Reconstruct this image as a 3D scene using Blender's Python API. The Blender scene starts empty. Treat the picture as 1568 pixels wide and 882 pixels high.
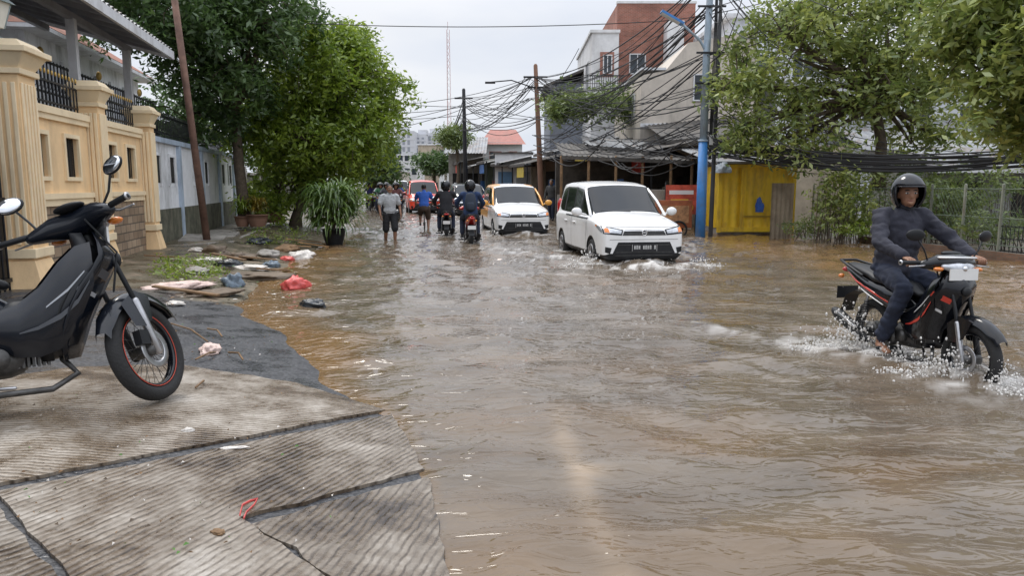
import bpy, bmesh, math, random
import numpy as np
from mathutils import Vector, Matrix, noise as mnoise
from mathutils.bvhtree import BVHTree
R=random.Random(7)
sc=bpy.context.scene
F=1132.0; H=1.5; PT=math.atan(158/F); cp,sp=math.cos(PT),math.sin(PT)
TH=math.radians(11.2)
def ray(u,v):
    a=(u-784)/F; b=(441-v)/F
    return (a,cp+b*sp,-sp+b*cp)
def G(u,v,z=0.0):
    r=ray(u,v); t=(z-H)/r[2]; return Vector((r[0]*t,r[1]*t,z))
def P(u,v,Y):
    r=ray(u,v); t=Y/r[1]; return Vector((r[0]*t,Y,H+r[2]*t))
def RW(t,s,z=0):
    return Vector((t*math.cos(TH)-s*math.sin(TH), t*math.sin(TH)+s*math.cos(TH), z))
cam=bpy.data.cameras.new("camera"); co=bpy.data.objects.new("camera",cam); sc.collection.objects.link(co)
cam.sensor_width=36; cam.lens=36*F/1568; cam.clip_end=3000; cam.clip_start=0.05
co.location=(0,0,H); co.rotation_euler=(math.pi/2-PT,0,0); sc.camera=co
sc.view_settings.view_transform='Standard'; sc.view_settings.look='None'; sc.view_settings.exposure=0
# ---------------- world: overcast, brighter towards the zenith
w=bpy.data.worlds.new("World"); sc.world=w; w.use_nodes=True; nt=w.node_tree; N=nt.nodes; L=nt.links
bg=N['Background']; bg.inputs[1].default_value=0.13
sky=N.new('ShaderNodeTexSky'); sky.sky_type='NISHITA'; sky.sun_disc=False
SE,SR=math.radians(58),math.radians(-30)
sky.sun_elevation=SE; sky.sun_rotation=SR
tc=N.new('ShaderNodeTexCoord'); mp=N.new('ShaderNodeMapping'); mp.inputs['Scale'].default_value=(1,1,3)
nz=N.new('ShaderNodeTexNoise'); nz.inputs['Scale'].default_value=1.9; nz.inputs['Detail'].default_value=5
L.new(tc.outputs['Generated'],mp.inputs[0]); L.new(mp.outputs[0],nz.inputs['Vector'])
cr=N.new('ShaderNodeValToRGB'); cr.color_ramp.elements[0].position=.32; cr.color_ramp.elements[0].color=(5.1,5.6,6.6,1)
cr.color_ramp.elements[1].position=.62; cr.color_ramp.elements[1].color=(7.0,7.1,7.4,1)
L.new(nz.outputs[0],cr.inputs[0])
sxyz=N.new('ShaderNodeSeparateXYZ'); L.new(tc.outputs['Generated'],sxyz.inputs[0])
mr=N.new('ShaderNodeMapRange'); L.new(sxyz.outputs[2],mr.inputs[0]); mr.inputs[1].default_value=.2; mr.inputs[2].default_value=.9; mr.inputs[3].default_value=1.0; mr.inputs[4].default_value=2.4
vm=N.new('ShaderNodeVectorMath'); vm.operation='SCALE'; L.new(cr.outputs[0],vm.inputs[0]); L.new(mr.outputs[0],vm.inputs['Scale'])
mx=N.new('ShaderNodeMixRGB'); mx.inputs[0].default_value=.93
L.new(sky.outputs[0],mx.inputs[1]); L.new(vm.outputs[0],mx.inputs[2]); L.new(mx.outputs[0],bg.inputs[0])
sd=bpy.data.lights.new("sun",'SUN'); sd.energy=1.5; sd.angle=math.radians(16); sd.color=(1,.95,.87)
so=bpy.data.objects.new("sun",sd); sc.collection.objects.link(so)
so.rotation_euler=(math.pi/2-SE,0,-SR+math.pi)
# ---------------- materials
_m={}
def nn(t,k): return t.nodes.new(k)
def M(name,col,rough=.55,metal=0,var=.18,vs=3.0,bump=0,bs=40,dirt=None,coat=0,spec=.5):
    if name in _m: return _m[name]
    m=bpy.data.materials.new(name); m.use_nodes=True; t=m.node_tree; b=t.nodes['Principled BSDF']; l=t.links
    b.inputs['Roughness'].default_value=rough; b.inputs['Metallic'].default_value=metal
    b.inputs['Coat Weight'].default_value=coat; b.inputs['Coat Roughness'].default_value=.05
    b.inputs['Specular IOR Level'].default_value=spec
    tcn=nn(t,'ShaderNodeTexCoord'); n=nn(t,'ShaderNodeTexNoise'); n.inputs['Scale'].default_value=vs; n.inputs['Detail'].default_value=4; n.inputs['Roughness'].default_value=.65
    l.new(tcn.outputs['Object'],n.inputs['Vector'])
    r=nn(t,'ShaderNodeValToRGB'); e=r.color_ramp.elements; e[0].position=.3; e[1].position=.7
    e[0].color=(*[max(0,c*(1-var)) for c in col],1); e[1].color=(*[min(1,c*(1+var)) for c in col],1)
    l.new(n.outputs[0],r.inputs[0]); out=r.outputs[0]
    if dirt:
        dc,amt,ds=dirt
        n2=nn(t,'ShaderNodeTexNoise'); n2.inputs['Scale'].default_value=ds; n2.inputs['Detail'].default_value=6; n2.inputs['Roughness'].default_value=.7
        mp2=nn(t,'ShaderNodeMapping'); mp2.inputs['Scale'].default_value=(1,1,.35); l.new(tcn.outputs['Object'],mp2.inputs[0]); l.new(mp2.outputs[0],n2.inputs['Vector'])
        r2=nn(t,'ShaderNodeValToRGB'); r2.color_ramp.elements[0].position=.48; r2.color_ramp.elements[1].position=.68
        r2.color_ramp.elements[1].color=(amt,amt,amt,1); l.new(n2.outputs[0],r2.inputs[0])
        mm=nn(t,'ShaderNodeMixRGB'); l.new(r2.outputs[0],mm.inputs[0]); l.new(out,mm.inputs[1]); mm.inputs[2].default_value=(*dc,1); out=mm.outputs[0]
    l.new(out,b.inputs['Base Color'])
    if bump:
        n3=nn(t,'ShaderNodeTexNoise'); n3.inputs['Scale'].default_value=bs; n3.inputs['Detail'].default_value=4; l.new(tcn.outputs['Object'],n3.inputs['Vector'])
        bn=nn(t,'ShaderNodeBump'); bn.inputs['Strength'].default_value=bump; bn.inputs['Distance'].default_value=.02; l.new(n3.outputs[0],bn.inputs['Height']); l.new(bn.outputs[0],b.inputs['Normal'])
    _m[name]=m; return m
def leafmat(name,c0,c1):
    m=bpy.data.materials.new(name); m.use_nodes=True; t=m.node_tree; l=t.links; t.nodes.remove(t.nodes['Principled BSDF'])
    a=nn(t,'ShaderNodeAttribute'); a.attribute_name='tint'; r=nn(t,'ShaderNodeValToRGB'); r.color_ramp.elements[0].color=(*c0,1); r.color_ramp.elements[1].color=(*c1,1)
    l.new(a.outputs['Fac'],r.inputs[0]); b=nn(t,'ShaderNodeBsdfDiffuse'); l.new(r.outputs[0],b.inputs[0])
    tr=nn(t,'ShaderNodeBsdfTranslucent'); l.new(r.outputs[0],tr.inputs[0]); ms=nn(t,'ShaderNodeMixShader'); ms.inputs[0].default_value=.42
    l.new(b.outputs[0],ms.inputs[1]); l.new(tr.outputs[0],ms.inputs[2])
    gl=nn(t,'ShaderNodeBsdfGlossy'); gl.inputs['Roughness'].default_value=.4; gl.inputs[0].default_value=(.9,.95,.9,1); m2=nn(t,'ShaderNodeMixShader'); m2.inputs[0].default_value=.06
    l.new(ms.outputs[0],m2.inputs[1]); l.new(gl.outputs[0],m2.inputs[2]); l.new(m2.outputs[0],t.nodes['Material Output'].inputs[0]); return m
def brickmat(name,c1,c2,mortar,scale,bw=.5,rh=.25,ms=.02):
    m=bpy.data.materials.new(name); m.use_nodes=True; t=m.node_tree; l=t.links; b=t.nodes['Principled BSDF']; b.inputs['Roughness'].default_value=.85
    g=nn(t,'ShaderNodeTexCoord'); sx=nn(t,'ShaderNodeSeparateXYZ'); cx=nn(t,'ShaderNodeCombineXYZ'); l.new(g.outputs['Object'],sx.inputs[0])
    ad=nn(t,'ShaderNodeMath'); l.new(sx.outputs[0],ad.inputs[0]); l.new(sx.outputs[1],ad.inputs[1]); l.new(ad.outputs[0],cx.inputs[0]); l.new(sx.outputs[2],cx.inputs[1])
    k=nn(t,'ShaderNodeTexBrick'); k.inputs['Scale'].default_value=scale; k.inputs['Color1'].default_value=(*c1,1); k.inputs['Color2'].default_value=(*c2,1); k.inputs['Mortar'].default_value=(*mortar,1)
    k.inputs['Brick Width'].default_value=bw; k.inputs['Row Height'].default_value=rh; k.inputs['Mortar Size'].default_value=ms
    l.new(cx.outputs[0],k.inputs['Vector']); n=nn(t,'ShaderNodeTexNoise'); n.inputs['Scale'].default_value=1.5; n.inputs['Detail'].default_value=5
    l.new(g.outputs['Object'],n.inputs['Vector']); mm=nn(t,'ShaderNodeMixRGB'); mm.blend_type='MULTIPLY'; mm.inputs[0].default_value=.7; l.new(k.outputs[0],mm.inputs[1])
    r=nn(t,'ShaderNodeValToRGB'); r.color_ramp.elements[0].position=.3; r.color_ramp.elements[0].color=(.45,.45,.45,1); r.color_ramp.elements[1].position=.65; l.new(n.outputs[0],r.inputs[0]); l.new(r.outputs[0],mm.inputs[2]); l.new(mm.outputs[0],b.inputs['Base Color'])
    bn=nn(t,'ShaderNodeBump'); bn.inputs['Strength'].default_value=.6; bn.inputs['Distance'].default_value=.01; bn.invert=True; l.new(k.outputs[1],bn.inputs['Height']); l.new(bn.outputs[0],b.inputs['Normal'])
    return m
black=M('black_plastic',(.013,.014,.016),.45,var=.3,vs=9,spec=.35)
gloss=M('black_paint',(.006,.007,.01),.16,var=.2,coat=.25,spec=.4)
rubber=M('tyre_rubber',(.018,.018,.018),.8,bump=.3,bs=60)
steel=M('steel',(.45,.45,.46),.3,.9,var=.2,vs=12)
dsteel=M('engine_metal',(.1,.098,.095),.45,.6,var=.4,vs=15,bump=.2)
chrome=M('chrome',(.75,.75,.76),.12,1)
mirror=M('mirror_glass',(.85,.87,.9),.03,1,var=.02)
glass=M('car_glass',(.01,.012,.014),.06,var=.3,spec=.5)
white=M('white_car_paint',(.84,.84,.83),.25,var=.03,coat=.6,dirt=((.5,.45,.38),.2,2.0))
orange=M('orange_paint',(.78,.36,.05),.3,var=.05,coat=.4)
redp=M('red_paint',(.5,.02,.015),.25,coat=.6)
redv=M('red_orange_paint',(.7,.06,.025),.3,coat=.5)
lens=M('lamp_lens',(.5,.52,.55),.08,.5,var=.35,vs=14,coat=.6)
redl=M('red_lens',(.5,.01,.01),.15,coat=.6)
amber=M('amber_lens',(.7,.2,.02),.15,coat=.6)
platew=M('plate_white',(.75,.75,.73),.4,var=.04); plateb=M('plate_black',(.012,.012,.015),.4)
skin=M('skin',(.27,.135,.08),.5,var=.12,vs=12); hair=M('hair',(.012,.01,.009),.6)
iron=M('wrought_iron',(.02,.02,.022),.45,.3); gold=M('gold_paint',(.55,.36,.1),.4,.4)
cream=M('cream_paint',(.86,.61,.34),.6,var=.08,vs=2,bump=.15,dirt=((.42,.29,.17),.5,1.3))
creaml=M('cream_trim',(.88,.72,.48),.55,var=.06,dirt=((.48,.36,.23),.4,1.6))
wwall=M('white_wall',(.82,.83,.85),.75,var=.08,dirt=((.2,.2,.18),.7,1.2),bump=.1)
moss=M('mossy_base',(.1,.1,.07),.8,var=.5,vs=5,bump=.4,dirt=((.24,.22,.16),.6,4))
bluegrey=M('blue_grey_paint',(.42,.5,.6),.6,dirt=((.14,.14,.14),.6,2))
greyroof=M('zinc_roof',(.24,.25,.26),.5,.2,var=.35,vs=2,dirt=((.14,.08,.045),.7,1.5))
darkroof=M('dark_roof',(.07,.065,.06),.7,var=.5,vs=2,dirt=((.18,.15,.12),.6,2))
fascia=M('fascia_white',(.68,.69,.71),.5,var=.1,dirt=((.22,.2,.17),.5,2))
concr=M('concrete_wall',(.34,.32,.29),.85,var=.25,vs=2,bump=.3,dirt=((.1,.09,.07),.7,1.5))
tan=M('tan_wall',(.44,.37,.28),.8,var=.15,dirt=((.13,.11,.09),.8,1.2))
beige=M('beige_wall',(.56,.5,.43),.8,var=.1,dirt=((.24,.22,.19),.7,.7))
dark=M('dark_interior',(.02,.018,.016),.9,var=.6)
wood=M('weathered_wood',(.2,.12,.06),.8,var=.4,vs=6,bump=.3)
bark=M('bark',(.095,.072,.05),.9,var=.4,vs=8,bump=.7,bs=25)
soil=M('mud',(.12,.085,.055),.6,var=.4,vs=4,bump=.8,bs=12)
yellow=M('yellow_kiosk_paint',(.85,.57,.03),.5,var=.08,dirt=((.35,.2,.05),.7,2.5))
blue=M('blue_pole_paint',(.05,.22,.55),.5,dirt=((.2,.2,.2),.5,4)); greypole=M('galvanised_pole',(.32,.4,.48),.5,.2,dirt=((.17,.15,.12),.6,3))
conpole=M('concrete_pole',(.2,.17,.14),.85,var=.25,vs=5); brownpole=M('rusty_pole',(.16,.09,.065),.8,var=.4,vs=4)
winglass=M('window_glass',(.04,.05,.06),.08,var=.4)
tiler=M('roof_tile',(.28,.11,.07),.8,var=.3,vs=4,dirt=((.1,.07,.05),.6,1.5))
stone=brickmat('stone_cladding',(.45,.33,.22),(.28,.19,.12),(.14,.11,.08),2.6,.75,.4,.03)
brick=brickmat('red_brick',(.42,.15,.1),(.3,.11,.07),(.34,.28,.24),3.0,.6,.2,.022)
# ---------------- mesh builder
class MB:
    def __init__(s): s.v=[];s.f=[];s.m=[];s.s=[]
    def add(s,vs,fs,m=0,sm=True):
        o=len(s.v); s.v+=[tuple(v) for v in vs]; s.f+=[tuple(i+o for i in f) for f in fs]; s.m+=[m]*len(fs); s.s+=[sm]*len(fs)
    def b(s,x0,x1,y0,y1,z0,z1,m=0,M=None):
        vs=[Vector((x,y,z)) for z in(z0,z1) for y in(y0,y1) for x in(x0,x1)]
        if M: vs=[M@v for v in vs]
        s.add(vs,[(0,2,3,1),(4,5,7,6),(0,1,5,4),(2,6,7,3),(0,4,6,2),(1,3,7,5)],m,False)
    def fr(s,cx,cy,z0,z1,hx0,hy0,hx1,hy1,m=0):
        vs=[(cx+a*hx0,cy+c*hy0,z0) for c in(-1,1) for a in(-1,1)]+[(cx+a*hx1,cy+c*hy1,z1) for c in(-1,1) for a in(-1,1)]
        s.add(vs,[(0,2,3,1),(4,5,7,6),(0,1,5,4),(2,6,7,3),(0,4,6,2),(1,3,7,5)],m,False)
    def tube(s,pts,rad,m=0,n=10,wd=None,cap='r'):
        pts=[Vector(p) for p in pts]; k=len(pts)
        if not isinstance(rad,(list,tuple)): rad=[rad]*k
        rad=[(r,r) if not isinstance(r,(list,tuple)) else r for r in rad]
        T=[]
        for i in range(k):
            d=(pts[min(i+1,k-1)]-pts[max(i-1,0)]); T.append(d.normalized() if d.length>1e-9 else Vector((0,0,1)))
        a=Vector(wd) if wd is not None else (Vector((0,0,1)) if abs(T[0].z)<.9 else Vector((1,0,0)))
        if cap=='r':
            p0=[];r0=[];t0=[]
            for q,c in((.85,.45),(.5,.8)):
                m0=min(rad[0]); p0.append(pts[0]-T[0]*m0*q); r0.append((rad[0][0]*c,rad[0][1]*c)); t0.append(T[0])
            p1=[];r1=[];t1=[]
            for q,c in((.5,.8),(.85,.45)):
                m1=min(rad[-1]); p1.append(pts[-1]+T[-1]*m1*q); r1.append((rad[-1][0]*c,rad[-1][1]*c)); t1.append(T[-1])
            pts=p0+pts+p1; rad=r0+rad+r1; T=t0+T+t1; k=len(pts)
        vs=[]
        for i in range(k):
            a2=a-T[i]*a.dot(T[i])
            if a2.length<1e-5: a2=T[i].orthogonal()
            a2.normalize()
            if wd is None: a=a2
            bb=T[i].cross(a2)
            for j in range(n):
                g=2*math.pi*j/n; vs.append(pts[i]+a2*(rad[i][0]*math.cos(g))+bb*(rad[i][1]*math.sin(g)))
        fs=[(i*n+j,i*n+(j+1)%n,(i+1)*n+(j+1)%n,(i+1)*n+j) for i in range(k-1) for j in range(n)]
        fs.append(tuple(range(n-1,-1,-1))); fs.append(tuple((k-1)*n+j for j in range(n)))
        s.add(vs,fs,m)
    def ell(s,c,r,m=0,n=14,k=8,M=None):
        c=Vector(c); vs=[]
        for i in range(k+1):
            ph=math.pi*i/k
            for j in range(n):
                g=2*math.pi*j/n; p=Vector((r[0]*math.sin(ph)*math.cos(g),r[1]*math.sin(ph)*math.sin(g),r[2]*math.cos(ph)))
                if i in(0,k): p=Vector((r[0]*.001*math.cos(g),r[1]*.001*math.sin(g),r[2]*math.cos(ph)))
                if M: p=M@p
                vs.append(c+p)
        fs=[(i*n+j,(i+1)*n+j,(i+1)*n+(j+1)%n,i*n+(j+1)%n) for i in range(k) for j in range(n)]
        fs+= [tuple(range(n)),tuple(k*n+j for j in range(n-1,-1,-1))]
        s.add(vs,fs,m)
    def grid(s,P,m=0,cl=False,sm=True):
        a=len(P);b=len(P[0]); vs=[p for r in P for p in r]
        s.add(vs,[(i*b+j,i*b+(j+1)%b,(i+1)*b+(j+1)%b,(i+1)*b+j) for i in range(a-1) for j in range(b if cl else b-1)],m,sm)
    def torus(s,c,R0,r,axis='y',m=0,n=36,k=10,sq=1):
        c=Vector(c);vs=[]
        for i in range(n):
            g=2*math.pi*i/n
            for j in range(k):
                h=2*math.pi*j/k; q=R0+r*math.cos(h); z=r*sq*math.sin(h)
                p={'y':(q*math.cos(g),z,q*math.sin(g)),'z':(q*math.cos(g),q*math.sin(g),z),'x':(z,q*math.cos(g),q*math.sin(g))}[axis]
                vs.append(c+Vector(p))
        s.add(vs,[(i*k+j,((i+1)%n)*k+j,((i+1)%n)*k+(j+1)%k,i*k+(j+1)%k) for i in range(n) for j in range(k)],m)
    def disc(s,c,r,h,axis='y',m=0,n=24):
        d={'x':Vector((1,0,0)),'y':Vector((0,1,0)),'z':Vector((0,0,1))}[axis]; c=Vector(c)
        s.tube([c-d*h/2,c+d*h/2],r,m,n,cap=None)
    def xf(s,Mx,i0=0):
        for i in range(i0,len(s.v)): s.v[i]=tuple(Mx@Vector(s.v[i]))
    def obj(s,name,mats,parent=None,bevel=0,solid=0,sub=0,loc=None,rot=None):
        me=bpy.data.meshes.new(name); me.from_pydata(s.v,[],s.f)
        me.polygons.foreach_set('material_index',s.m); me.polygons.foreach_set('use_smooth',s.s)
        for x in (mats if isinstance(mats,(list,tuple)) else [mats]): me.materials.append(x)
        me.update(); o=bpy.data.objects.new(name,me); sc.collection.objects.link(o)
        if parent: o.parent=parent
        if loc is not None: o.location=loc
        if rot is not None: o.rotation_euler=rot
        if solid: q=o.modifiers.new('solid','SOLIDIFY'); q.thickness=solid
        if bevel: q=o.modifiers.new('bevel','BEVEL'); q.width=bevel; q.segments=2; q.limit_method='ANGLE'; q.angle_limit=.8
        if sub: q=o.modifiers.new('sub','SUBSURF'); q.levels=sub; q.render_levels=sub
        return o
def E(name,loc=(0,0,0),rz=0,rot=None,parent=None,scale=1):
    o=bpy.data.objects.new(name,None); sc.collection.objects.link(o); o.location=loc; o.rotation_euler=rot or (0,0,rz); o.parent=parent; o.scale=(scale,)*3; o.empty_display_size=.2; return o
def curves(name,spl,mat,parent=None,depth=1.0,res=2):
    c=bpy.data.curves.new(name,'CURVE'); c.dimensions='3D'; c.bevel_depth=depth; c.bevel_resolution=res; c.use_fill_caps=True
    for pts,rs in spl:
        s=c.splines.new('POLY'); s.points.add(len(pts)-1)
        for i,p in enumerate(pts):
            s.points[i].co=(p[0],p[1],p[2],1); s.points[i].radius=rs[i] if isinstance(rs,(list,tuple)) else rs
    c.materials.append(mat); o=bpy.data.objects.new(name,c); sc.collection.objects.link(o); o.parent=parent; return o
# ---------------- noise
def vn(x,y,seed=0):
    T=np.random.RandomState(seed).rand(256,256); xi=np.floor(x).astype(int); yi=np.floor(y).astype(int); fx=x-xi; fy=y-yi
    fx=fx*fx*(3-2*fx); fy=fy*fy*(3-2*fy); a=T[xi%256,yi%256]; b=T[(xi+1)%256,yi%256]; c=T[xi%256,(yi+1)%256]; d=T[(xi+1)%256,(yi+1)%256]
    return (a*(1-fx)+b*fx)*(1-fy)+(c*(1-fx)+d*fx)*fy
def fbm(x,y,o=4,seed=0):
    r=0;a=.5
    for i in range(o): r=r+a*vn(x*2**i+17.3*i,y*2**i-9.1*i,seed+i); a*=.5
    return r
# ---------------- terrain height
SH=[(600,882),(588,735),(545,637),(455,590),(435,548),(400,505),(345,482),(340,462),(375,432),(430,402),(480,378),(520,345)]
shp=[G(*p) for p in SH]
sy=np.array([-6,1.5]+[p.y for p in shp]+[60,400]); sx=np.array([-.2,-.3]+[p.x for p in shp]+[-12.6,-80])
ry=np.array([-6,5,13,19,22.5,26,30,40,50,60,400]); rx=np.array([12.5,11,9.7,8.8,7.2,5.0,3.4,1.2,-2.2,-4.6,-72])
def hfun(x,y):
    xs=np.interp(y,sy,sx); xr=np.interp(y,ry,rx)
    dl=xs-x; dr=x-xr
    h=np.maximum(np.clip(dl*.115,-.25,.2),np.clip(dr*.12,-.25,.12))
    h=h+ .02*(fbm(x*1.3,y*1.3,3,5)-.45)*(np.clip(y-6.8,0,1))
    return h
def hh(x,y): return float(hfun(np.array([x]),np.array([y]))[0])
def GH(u,v):
    z=0
    for i in range(12): p=G(u,v,z); z=.5*z+.5*max(0,hh(p.x,p.y))
    return p
def gridmesh(name,X,Y,Z,mat,attrs={}):
    a,b=X.shape; me=bpy.data.meshes.new(name); me.vertices.add(a*b); me.vertices.foreach_set('co',np.stack([X,Y,Z],-1).ravel())
    idx=np.arange(a*b).reshape(a,b); q=np.stack([idx[:-1,:-1],idx[:-1,1:],idx[1:,1:],idx[1:,:-1]],-1).reshape(-1,4)
    me.loops.add(q.size); me.loops.foreach_set('vertex_index',q.ravel()); me.polygons.add(len(q)); me.polygons.foreach_set('loop_start',np.arange(len(q))*4)
    me.polygons.foreach_set('use_smooth',np.ones(len(q),bool)); me.update(calc_edges=True); me.validate()
    for k,val in attrs.items():
        at=me.attributes.new(k,'FLOAT','POINT'); at.data.foreach_set('value',val.ravel().astype(np.float32))
    me.materials.append(mat); o=bpy.data.objects.new(name,me); sc.collection.objects.link(o); return o
xs=np.concatenate([np.linspace(-900,-40,12),np.linspace(-35,-13,20),np.linspace(-12.5,14,260),np.linspace(15,40,20),np.linspace(50,900,12)])
ys=np.concatenate([np.linspace(-60,-7,6),np.linspace(-6,30,300),np.linspace(30.5,70,60),np.linspace(75,400,30),np.linspace(500,2500,8)])
X,Y=np.meshgrid(xs,ys); Z=hfun(X,Y)
gm=bpy.data.materials.new('ground'); gm.use_nodes=True; t=gm.node_tree; l=t.links; b=t.nodes['Principled BSDF']
g=nn(t,'ShaderNodeTexCoord'); at=nn(t,'ShaderNodeAttribute'); at.attribute_name='mud'
n1=nn(t,'ShaderNodeTexNoise'); n1.inputs['Scale'].default_value=45; n1.inputs['Detail'].default_value=4; l.new(g.outputs['Object'],n1.inputs['Vector'])
n2=nn(t,'ShaderNodeTexNoise'); n2.inputs['Scale'].default_value=2.2; n2.inputs['Detail'].default_value=6; n2.inputs['Roughness'].default_value=.7; l.new(g.outputs['Object'],n2.inputs['Vector'])
ra=nn(t,'ShaderNodeValToRGB'); ra.color_ramp.elements[0].position=.4;ra.color_ramp.elements[0].color=(.016,.018,.022,1); ra.color_ramp.elements[1].position=.7; ra.color_ramp.elements[1].color=(.08,.082,.09,1); l.new(n1.outputs[0],ra.inputs[0])
rb=nn(t,'ShaderNodeValToRGB'); e=rb.color_ramp.elements; e[0].position=.35;e[0].color=(.05,.035,.022,1); e[1].position=.65; e[1].color=(.22,.165,.115,1); e2=e.new(.52); e2.color=(.1,.085,.05,1); l.new(n2.outputs[0],rb.inputs[0])
mm=nn(t,'ShaderNodeMixRGB'); l.new(at.outputs['Fac'],mm.inputs[0]); l.new(ra.outputs[0],mm.inputs[1]); l.new(rb.outputs[0],mm.inputs[2]); l.new(mm.outputs[0],b.inputs['Base Color'])
rr=nn(t,'ShaderNodeMapRange'); l.new(n2.outputs[0],rr.inputs[0]); rr.inputs[1].default_value=.4; rr.inputs[2].default_value=.6; rr.inputs[3].default_value=.2; rr.inputs[4].default_value=.75; l.new(rr.outputs[0],b.inputs['Roughness'])
bn=nn(t,'ShaderNodeBump'); bn.inputs['Strength'].default_value=.6; bn.inputs['Distance'].default_value=.012; l.new(n1.outputs[0],bn.inputs['Height']); l.new(bn.outputs[0],b.inputs['Normal'])
mud=np.clip((Y-8.8)/.8+(fbm(X*2,Y*2,3,3)-.5)*3,0,1)
gridmesh('ground',X,Y,Z,gm,{'mud':mud})
# ---------------- water
r0=1.6; rows=500; cols=860
yy=-2+ (r0*np.exp(np.linspace(0,math.log(125/r0),rows))-r0); aa=np.linspace(-1,1,cols)
Yw=np.repeat(yy[:,None],cols,1); Xw=aa[None,:]*(3.2+1.0*np.clip(Yw,0,None))
foam=np.zeros_like(Xw)
wx=Xw+.6*(fbm(Xw*.7,Yw*.7,3,40)-.5)*2; wy=Yw+.6*(fbm(Xw*.7,Yw*.7,3,50)-.5)*2
hgt=.06*(fbm(wx*.8+wy*.25,wy*1.5-wx*.1,2,60)-.4)
hgt+=.034*vn(wx*1.3-wy*.5,wy*3.9+wx*.3,61)
rid=1-np.abs(2*vn(wx*1.2-wy*.6,wy*3.0+wx*.4,70)-1); hgt+=.030*rid**2
rid2=1-np.abs(2*vn(wx*2.0+wy*1.2,wy*5.0-wx*.9,71)-1); hgt+=.022*rid2**2*(.2+1.8*fbm(Xw*.5,Yw*.5,2,72))
hgt+=.012*vn(wx*3.2+wy*1.5,wy*8.5-wx*1.2,73)*np.clip(vn(Xw*.7,Yw*.7,75)*2-.1,0,1.4)
hgt+=.005*vn(wx*6-wy*3,wy*15+wx*3,76)
hgt*=np.interp(Yw,[0,3,6,10,25,60],[.7,.85,1.0,1.2,1.8,1.5])
edge=np.clip((Xw-np.interp(Yw,sy,sx))/.6,.3,1); hgt*=edge
def wake(px,py,dx,dy,amp,lam,reach,width):
    global hgt
    n=math.hypot(dx,dy); dx/=n;dy/=n
    rx_=Xw-px; ry_=Yw-py; al=-(rx_*dx+ry_*dy); la=np.abs(-rx_*dy+ry_*dx)
    d=(la-al*.55); m=np.exp(-(d/width)**2)*np.exp(-np.clip(al,0,None)/reach)*(al>-.4)
    hgt+=amp*m*(1+.6*np.cos(d*2*math.pi/lam))*(.5+fbm(Xw*3,Yw*3,2,81)); return m
fn=fbm(Xw*7,Yw*10,4,90)
def fo(x,y,rx_,ry_,st,ang=0):
    global foam
    c,s_=math.cos(ang),math.sin(ang); a=(Xw-x)*c+(Yw-y)*s_; b_=-(Xw-x)*s_+(Yw-y)*c
    d=np.sqrt((a/rx_)**2+(b_/ry_)**2); foam=np.maximum(foam,st*np.clip(1.25-d,0,1)*np.clip((fn-.38)*5,0,1))
m1=wake(3.6,5.5,.12,-.99,.035,.35,2.4,.18); foam=np.maximum(foam,m1*np.clip((fn-.43)*6,0,1)*.85)
m2=wake(2.45,13.3,.15,-.99,.07,.9,5,.5); foam=np.maximum(foam,m2*np.clip((fn-.44)*7,0,1)*.95)
m3=wake(.4,21.5,.15,-.99,.06,.9,5,.5); foam=np.maximum(foam,m3*np.clip((fn-.45)*7,0,1)*.8)
fo(3.6,5.6,.55,.4,1); fo(3.15,6.6,.75,.45,1.0,-.8); fo(3.45,6.0,.9,.35,.8,1.4)
fo(1.65,13.6,.8,.4,1); fo(3.35,13.5,.7,.35,.9); fo(1.3,16.9,.5,.5,.7); fo(2.4,13.1,1.2,.35,.8)
fo(-.2,21.6,.7,.4,.9); fo(.9,21.5,.6,.4,.7); fo(-1.05,18.8,.5,.6,.9); fo(-1.8,21,.4,.6,.7)
fo(-1.6,27,1.5,4,.4,.2); fo(-2.5,34,2,7,.45,.2); fo(.8,12.2,1.6,.25,.4,-.3)
hgt+=foam*.012*fn
mudw=np.clip(1.0-(Xw-np.interp(Yw,sy,sx))/np.interp(Yw,[0,3,5,7,9,14,20,60],[.12,.25,.4,1.1,1.6,1.7,1.2,.6]),0,1)
rgt=np.clip((Xw-np.interp(Yw,[0,5,8,12,20,60],[9,6.2,5.2,4.9,4.6,2]))/1.4,0,1)*(Yw<26)
mudw=np.maximum(mudw,rgt); mudw=np.clip(mudw*1.25+(fbm(Xw*1.3,Yw*2.2,4,95)-.5)*1.1*(mudw>.0)+ .45*np.clip((fbm(wx*.9+4,wy*2.2,3,97)-.42)*3,0,1),0,1)
line=np.exp(-((Xw-(.28+ (Yw-4.9)*-.06) - .05*(fbm(Xw*0+3,Yw*3,2,3)-.5))/.07)**2)*np.clip((5.0-Yw)*1.2,0,1)
patch=np.exp(-(((Xw-.42)/.1)**2+((Yw-3.75)/.06)**2))
mudl=np.clip(line*.4*(.2+1.4*fbm(Xw*4,Yw*4,3,33))+patch*.55,0,1)
wm=bpy.data.materials.new('flood_water'); wm.use_nodes=True; t=wm.node_tree; l=t.links; b=t.nodes['Principled BSDF']
am=nn(t,'ShaderNodeAttribute'); am.attribute_name='mud'; af=nn(t,'ShaderNodeAttribute'); af.attribute_name='foam'; al_=nn(t,'ShaderNodeAttribute'); al_.attribute_name='sand'
g=nn(t,'ShaderNodeTexCoord')
mp1=nn(t,'ShaderNodeMapping'); mp1.inputs['Scale'].default_value=(1,2.4,1); mp1.inputs['Rotation'].default_value=(0,0,.25); l.new(g.outputs['Object'],mp1.inputs[0])
q1=nn(t,'ShaderNodeTexNoise'); q1.inputs['Scale'].default_value=4.5; q1.inputs['Detail'].default_value=2; q1.inputs['Distortion'].default_value=1.0; l.new(mp1.outputs[0],q1.inputs['Vector'])
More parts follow.
